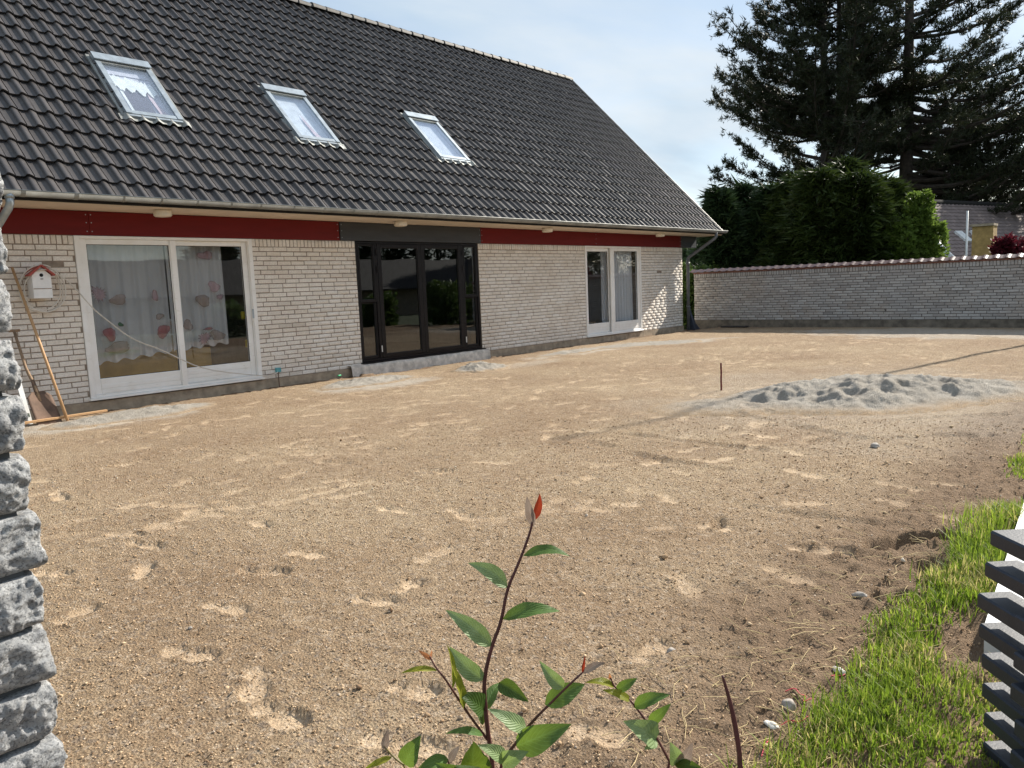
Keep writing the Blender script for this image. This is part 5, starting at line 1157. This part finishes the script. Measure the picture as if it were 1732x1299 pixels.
# ---------------- grass strip
N = 330000
gxs = 1.3+rng.random(N)**1.5*8.0; gys = -0.9+rng.random(N)*2.05
_p, _z = proj(np.stack([gxs, gys, 0*gxs], -1)); _k = (_z > 0.15) & ((_p[:, 0] < 1850) | ((_p[:, 0] < 4200) & (rng.random(N) < 0.45))); gxs, gys = gxs[_k], gys[_k]; N = len(gxs)
edge = 0.80+0.16*fbm(gxs*1.3, gys*0+3.3, 61, 3)+0.05*fbm(gxs*7, gys*7, 62, 2)+0.02*gxs*0.2
edge -= 0.55*np.exp(-((gxs-5.25)/0.35)**2)
dens = sstep(0.12, -0.10, 0) if False else 1-sstep(-0.10, 0.14, gys-edge)
bare = 1.3*np.exp(-(((gxs-3.05)/0.36)**2+((gys-0.55)/0.16)**2))+np.exp(-(((gxs-4.3)/0.35)**2+((gys-0.60)/0.10)**2))
patch = 0.50+1.4*(fbm(gxs*2.2, gys*2.2, 64, 3)+0.20)
keep = rng.random(N) < dens*np.clip(1-1.15*bare, 0, 1)*np.clip(patch, 0.25, 1)
gxs, gys = gxs[keep], gys[keep]; N = len(gxs)
tall = np.clip(0.7+1.5*fbm(gxs*1.1, gys*1.1, 66, 2), 0.35, 1.6)+1.5*np.exp(-((gxs-4.25)/0.75)**2)
hh = rng.uniform(0.022, 0.062, N)*tall; dry = rng.random(N) < np.clip(0.16+0.6*fbm(gxs*2.5, gys*2.5, 69, 2), 0.05, 0.55)
lean = rng.uniform(0.1, 0.9, N); az = rng.uniform(0, 6.283, N); dx = np.cos(az); dy = np.sin(az); wv = rng.uniform(0.0012, 0.0026, N)*(0.8+0.12*gxs)
z0 = gza(gxs, gys)-0.003; P0 = np.stack([gxs, gys, z0], -1); side = np.stack([-dy, dx, np.zeros(N)], -1)*wv[:, None]
def pt(q, k): return P0+np.stack([dx*lean*hh*q**1.8, dy*lean*hh*q**1.8, hh*(q-0.25*lean*q*q)], -1)
m1, m2, tp_ = pt(0.4, 0), pt(0.75, 0), pt(1.0, 0)
V = np.stack([P0-side, P0+side, m1-side*0.95, m1+side*0.95, m2-side*0.6, m2+side*0.6, tp_], 1).reshape(-1, 3)
f0 = np.array([[0, 1, 3], [0, 3, 2], [2, 3, 5], [2, 5, 4], [4, 5, 6]]); F = (f0[None]+(np.arange(N)*7)[:, None, None]).reshape(-1, 3)
rv_ = np.clip(0.10+rng.random(N)*0.75+0.18*fbm(gxs*3, gys*3, 67, 2), 0, 0.86); rv_[dry] = rng.uniform(0.92, 1.0, dry.sum())
hg_ = np.tile(np.array([0, 0, 0.4, 0.4, 0.75, 0.75, 1.0]), N)
tag(link('grass', np_mesh('grass', V, F, False, dict(rnd=np.repeat(rv_, 7), hgt=hg_)), MT['grass_blade']), 'strip of sunlit green grass along the right edge of the yard', None, kind='stuff')
# dry straw lying along the edge
N = 420; sx = 1.75+rng.random(N)**1.6*3.2; sy = 0.92+rng.normal(0, 0.20, N); az = rng.uniform(0, 6.283, N); L = rng.uniform(0.03, 0.13, N)
P0 = np.stack([sx, sy, gza(sx, sy)+0.004], -1); A = np.stack([np.cos(az), np.sin(az), rng.uniform(-0.02, 0.18, N)], -1); B = np.stack([-np.sin(az), np.cos(az), np.zeros(N)], -1)*0.0012; up_ = np.array([0, 0, 0.002])
P1 = P0+A*L[:, None]*0.5+np.stack([rng.normal(0, 0.006, N), rng.normal(0, 0.006, N), rng.uniform(0, 0.01, N)], -1); P2 = P0+A*L[:, None]
V = np.stack([P0-B, P0+B, P0+up_, P1-B, P1+B, P1+up_, P2-B*0.5, P2+B*0.5, P2+up_*0.5], 1).reshape(-1, 3)
f0 = np.array([[0, 1, 4, 3], [1, 2, 5, 4], [2, 0, 3, 5], [3, 4, 7, 6], [4, 5, 8, 7], [5, 3, 6, 8]]); F = (f0[None]+(np.arange(N)*9)[:, None, None]).reshape(-1, 4)
tag(link('straw', np_mesh('straw', V, F), MT['straw']), 'dry straw strewn between the sand and the grass', None, kind='stuff')
# stones and scraps along the grass edge
def stone(px, py, r_, mat, label, sq=(1, 0.8, 0.6), seed=0):
    c = onz(px, py); bm = bmesh.new(); bmesh.ops.create_icosphere(bm, subdivisions=3, radius=1.0)
    for v in bm.verts:
        q = v.co.copy(); f = 1+0.42*mnoise.noise(q*1.3+Vector((seed, 0, 0)))+0.22*abs(mnoise.noise(q*2.9+Vector((0, seed, 0)))); v.co = Vector((q.x*sq[0], q.y*sq[1], q.z*sq[2]))*r_*f
    V = np.array([v.co[:] for v in bm.verts]); F = [tuple(v.index for v in f.verts) for f in bm.faces]; bm.free()
    g = gz(c[0], c[1]); V = V@rotz(seed*1.3).T+np.array([c[0], c[1], g+r_*sq[2]*0.45]); o = MB().add(V, F).build('stone', MT[mat], None, True); top(o, (c[0], c[1], g)); tag(o, label, 'stone')
stone(1306, 1226, 0.019, 'pebble_white', 'flat white stone among the straw near the lower grass edge', (1.2, 0.8, 0.5), 1); stone(1420, 1126, 0.020, 'pebble_white', 'oblong white stone at the tip of the grass', (0.7, 1.3, 0.6), 2); stone(1334, 1198, 0.022, 'pebble_grey', 'round brown-grey stone above the flat white stone', (1.1, 0.9, 0.8), 3); stone(1424, 1185, 0.010, 'pebble_white', 'tiny white pebble in the grass edge', (1, 0.8, 0.6), 4); stone(1480, 748+6, 0.035, 'pebble_grey', 'dark clod on the sand in front of the large heap', (1.3, 0.9, 0.6), 5); stone(1455, 1015, 0.020, 'pebble_grey', 'grey stone on bare soil left of the grass', (1.4, 0.8, 0.6), 6); stone(1135, 1098, 0.014, 'pebble_grey', 'small blue-grey stone beside a footprint right of the shrub', (1.2, 0.9, 0.7), 7); stone(322, 1063, 0.010, 'pebble_grey', 'small dark pebble right of the granite pillar', (1, 0.8, 0.6), 8)
for i, (q, lab) in enumerate(((([(1328, 1176), (1345, 1172), (1352, 1183), (1366, 1178), (1356, 1190), (1372, 1184)]), 'tangled bit of red string above the brown-grey stone'), (([(1318, 1228), (1336, 1222), (1352, 1226), (1370, 1214)]), 'short red string beside the flat white stone'), (([(1406, 1148), (1412, 1136), (1424, 1138), (1430, 1134)]), 'small red string loop by the oblong white stone'), (([(1288, 1280), (1294, 1262), (1302, 1250)]), 'red string end near the bottom of the straw'))):
    pts = []
    for (x_, y_) in q: c = onz(x_, y_); pts.append((c[0], c[1], gz(c[0], c[1])+0.006+random.uniform(0, 0.006)))
    o = MB().tube(smoothp(pts, 2), 0.0017, 5).build('red_string', MT['red_string'], None, True); top(o, pts[0]); tag(o, lab, 'string', 'scraps of red string')
# ---------------- young shrub in front of the camera
DS = 0.92
def zp(zx, zy, d=DS): return at(580+zx/2.706, 820+zy/2.706, d)
root = zp(700, 1296, DS)*[1, 1, 0]+np.array([0.0, 0.02, 0])
sb = thing('shrub', (root[0], root[1], gz(root[0], root[1])-0.01), 'young leafy shrub shoot with one red leaf at its tip, right in front', 'shrub')
def stem(pts, r0, r1, mat='stem_red', ext=True):
    P = [np.array(p) for p in pts]
    if ext: P = [np.array([root[0]+(P[0][0]-root[0])*0.3, root[1]+(P[0][1]-root[1])*0.3, -0.02]), (P[0]*[1, 1, 0]+root*[1, 1, 0])/2+np.array([0, 0, P[0][2]*0.55])]+P
    P = smoothp(P, 2); n = len(P); MB().tube(P, [r0+(r1-r0)*i/(n-1) for i in range(n)], 8).build('stem', MT[mat], sb, True)
M_ = [(690, 1296), (665, 1150), (650, 1000), (645, 890), (680, 740), (725, 630), (750, 480), (800, 370), (850, 240), (870, 165)]
stem([zp(*q) for q in M_], 0.0036, 0.0013)
stem([zp(660, 1165), zp(560, 1030, DS-0.02), zp(470, 890, DS-0.03), zp(420, 830, DS-0.03), zp(398, 785, DS-0.03)], 0.0018, 0.0008, 'stem_red', False)
stem([zp(700, 1290), zp(780, 1200, DS-0.02), zp(850, 1100, DS-0.03), zp(940, 1010, DS-0.04), zp(1030, 920, DS-0.05), zp(1098, 858, DS-0.05)], 0.0026, 0.001)
stem([zp(1510, 1296, DS+0.05), zp(1470, 1220, DS+0.05), zp(1410, 1110, DS+0.05), zp(1350, 1030, DS+0.05), zp(1310, 980, DS+0.05), zp(1240, 925, DS+0.05), zp(1225, 880, DS+0.05)], 0.0022, 0.0009)
stem([zp(300, 1296, DS-0.05), zp(240, 1255, DS-0.05), zp(200, 1210, DS-0.05), zp(190, 1190, DS-0.05)], 0.0018, 0.0008, 'stem_green')
stem([zp(520, 1340, DS-0.05), zp(490, 1290, DS-0.05), zp(478, 1255, DS-0.05)], 0.0016, 0.0009)
def leaf(zx0, zy0, zx1, zy1, mat, wr=0.40, arch=0.12, tilt=0.0, dz0=0.0, dz1=0.0, face=0.5, fold=0.18):
    """base and tip on the photograph; face 0..1 turns the blade from edge-on upward to facing the viewer"""
    a = zp(zx0, zy0, DS+dz0); b = zp(zx1, zy1, DS+dz1); ax_ = b-a; L = np.linalg.norm(ax_); ax_ /= L
    n_ = np.array([0, 0, 1.0])*(1-face) - c_f*face + c_right*tilt; n_ -= ax_*(n_@ax_); n_ /= np.linalg.norm(n_); w_ = np.cross(ax_, n_)
    nu, nv_ = 6, 10; V = []; UV = []; lr = random.Random(int(zx0*7+zy1*3)); fold = fold*lr.uniform(0.8, 2.6); sway = lr.uniform(-0.07, 0.07); curl = lr.uniform(-0.05, 0.16); wav = lr.uniform(0.04, 0.14); wph = lr.uniform(0, 6); wr = wr*lr.uniform(0.82, 1.02); asy = lr.uniform(-0.10, 0.10)
    for j in range(nv_+1):
        t = j/nv_; prof_ = (math.sin(math.pi*min(1, t**0.80))**0.80)*(1-0.25*t) if 0 < t < 1 else 0.0
        prof_ = max(prof_, 0.03 if t < 0.5 else 0.0)
        for i in range(nu+1):
            s = i/nu*2-1; hw = L*wr*0.5*prof_*1.08
            hgt_ = L*arch*math.sin(math.pi*t)**1.0*1.0 - 0.10*L*arch*4*max(0, t-0.75) + fold*abs(s)*hw + wav*hw*math.sin(t*19+wph+s*1.5)*abs(s) - curl*L*max(0, t-0.55)**2*2
            V.append(a+ax_*L*t+w_*(hw*s*(1+asy*s)*0.98+sway*L*math.sin(math.pi*t))+n_*hgt_); UV.append((i/nu, t))
    F = [(j*(nu+1)+i, j*(nu+1)+i+1, (j+1)*(nu+1)+i+1, (j+1)*(nu+1)+i) for j in range(nv_) for i in range(nu)]
    me = np_mesh('leaf', np.array(V), F, True, base=off(sb)); uvl = me.uv_layers.new(name='UVMap')
    for lp in me.loops: uvl.data[lp.index].uv = UV[lp.vertex_index]
    return link('leaf', me, MT[mat], sb)
G, LG, DG, YG, RD, GR, OR = 'leaf_green', 'leaf_green_sheen', 'leaf_green_dark', 'leaf_green_yellow', 'leaf_red', 'leaf_grey', 'leaf_orange'
o = leaf(872, 190, 842, 52, GR, 0.42, 0.06, -0.5, face=0.9); o['label'] = 'furled greyish young leaf at the tip'
o = leaf(872, 165, 902, 42, RD, 0.34, -0.05, 0.4, face=0.9); o['label'] = 'small bright red young leaf at the tip'
leaf(825, 325, 1040, 318, G, 0.30, 0.13, 0, face=0.42); leaf(752, 470, 575, 356, LG, 0.40, 0.10, 0, face=0.62); leaf(732, 615, 995, 575, G, 0.34, 0.19, 0, face=0.38); leaf(680, 738, 472, 572, LG, 0.38, 0.12, 0, face=0.6)
leaf(645, 893, 488, 742, LG, 0.46, 0.10, 0, face=0.75); leaf(432, 850, 262, 862, YG, 0.26, 0.14, 0, -0.03, -0.04, face=0.3); leaf(500, 935, 480, 730, YG, 0.20, 0.06, 0.6, -0.02, -0.02, face=0.4); leaf(555, 1025, 493, 805, YG, 0.24, 0.05, 0.7, -0.02, -0.04, face=0.5)
o = leaf(405, 800, 345, 757, OR, 0.35, 0.05, 0, -0.03, -0.03, face=0.6); o['label'] = 'tiny orange leaf bud'
leaf(400, 800, 408, 755, OR, 0.3, 0.05, 0.4, -0.03, -0.02, face=0.6)
leaf(648, 1030, 538, 955, DG, 0.55, 0.10, 0.2, 0.0, -0.03, face=0.6); leaf(640, 1100, 605, 985, DG, 0.46, 0.04, 0.3, 0, 0.02, face=0.9); leaf(655, 1030, 722, 900, G, 0.48, 0.06, -0.3, 0, 0.03, face=0.9); leaf(715, 905, 848, 990, DG, 0.52, 0.16, 0, -0.02, -0.05, face=0.6)
leaf(640, 1145, 470, 1132, G, 0.26, 0.16, 0, -0.01, -0.03, face=0.32); leaf(838, 1110, 672, 1022, LG, 0.36, 0.12, 0, -0.03, -0.05, face=0.5)
leaf(1008, 928, 902, 808, LG, 0.38, 0.10, 0, -0.05, -0.06, face=0.7); leaf(925, 1005, 1108, 912, G, 0.50, 0.08, 0, -0.04, -0.03, face=0.72); leaf(795, 1195, 1040, 1098, G, 0.50, 0.14, 0, -0.03, -0.05, face=0.68)
leaf(1097, 862, 1110, 782, RD, 0.20, 0.04, 0.3, -0.05, -0.05, face=0.7); o = leaf(1098, 862, 1200, 812, GR, 0.32, 0.05, 0, -0.05, -0.05, face=0.6); o['label'] = 'soft grey-brown young leaf'
leaf(738, 1255, 615, 1190, LG, 0.42, 0.12, 0, -0.02, -0.05, face=0.55); leaf(728, 1275, 850, 1220, LG, 0.45, 0.10, 0, -0.02, -0.05, face=0.62); leaf(612, 1320, 600, 1185, DG, 0.78, 0.08, 0.1, -0.03, -0.05, face=0.9); leaf(482, 1255, 335, 1310, G, 0.46, 0.14, 0, -0.05, -0.07, face=0.6)
leaf(488, 1268, 532, 1196, GR, 0.50, 0.04, -0.2, -0.05, -0.05, face=0.9); leaf(545, 1330, 425, 1275, G, 0.55, 0.10, 0, -0.05, -0.07, face=0.75); leaf(640, 1330, 520, 1285, LG, 0.5, 0.1, 0, -0.05, -0.07, face=0.7)
leaf(192, 1212, 205, 1120, GR, 0.40, 0.05, 0.2, -0.05, -0.05, face=0.9); leaf(283, 1280, 352, 1152, G, 0.56, 0.06, -0.2, -0.05, -0.06, face=0.9); leaf(225, 1245, 95, 1300, YG, 0.30, 0.10, 0, -0.05, -0.06, face=0.45)
leaf(1242, 925, 1108, 905, YG, 0.28, 0.14, 0, 0.05, 0.04, face=0.4); leaf(1315, 988, 1188, 938, YG, 0.32, 0.12, 0, 0.05, 0.04, face=0.5); leaf(1248, 942, 1348, 885, G, 0.44, 0.08, 0, 0.05, 0.05, face=0.7); leaf(1330, 1018, 1495, 958, G, 0.40, 0.16, 0, 0.05, 0.04, face=0.5); leaf(1402, 1090, 1500, 1003, G, 0.42, 0.12, 0, 0.05, 0.04, face=0.65)
leaf(1432, 1170, 1282, 1082, LG, 0.46, 0.12, 0, 0.05, 0.02, face=0.62); leaf(1436, 1168, 1380, 1212, LG, 0.6, 0.1, 0, 0.05, 0.03, face=0.8); leaf(1225, 892, 1220, 862, OR, 0.5, 0.05, 0, 0.05, 0.05, face=0.9); leaf(1528, 1280, 1500, 1182, LG, 0.52, 0.08, 0, 0.05, 0.03, face=0.85); leaf(1532, 1275, 1600, 1182, GR, 0.42, 0.08, 0, 0.05, 0.03, face=0.7); leaf(1520, 1272, 1648, 1300, DG, 0.46, 0.14, 0, 0.05, 0.02, face=0.55)
tw = [at(1222, 1143, 0.80), at(1236, 1190, 0.80), at(1246, 1240, 0.80), at(1254, 1299, 0.80)]; e_ = tw[-1]*[1, 1, 0]+np.array([0.02, 0.02, -0.02])
o = MB().tube(smoothp(tw+[tw[-1]*[1, 1, 0.5]+np.array([0.01, 0.01, 0]), e_], 2), [0.0012+0.0017*min(1, i/8) for i in range(len(smoothp(tw+[e_, e_], 2)))], 7).build('bare_twig', MT['stem_red'], None, True); top(o, tuple(e_)); tag(o, 'single bare dark twig rising right of the shrub', 'twig')
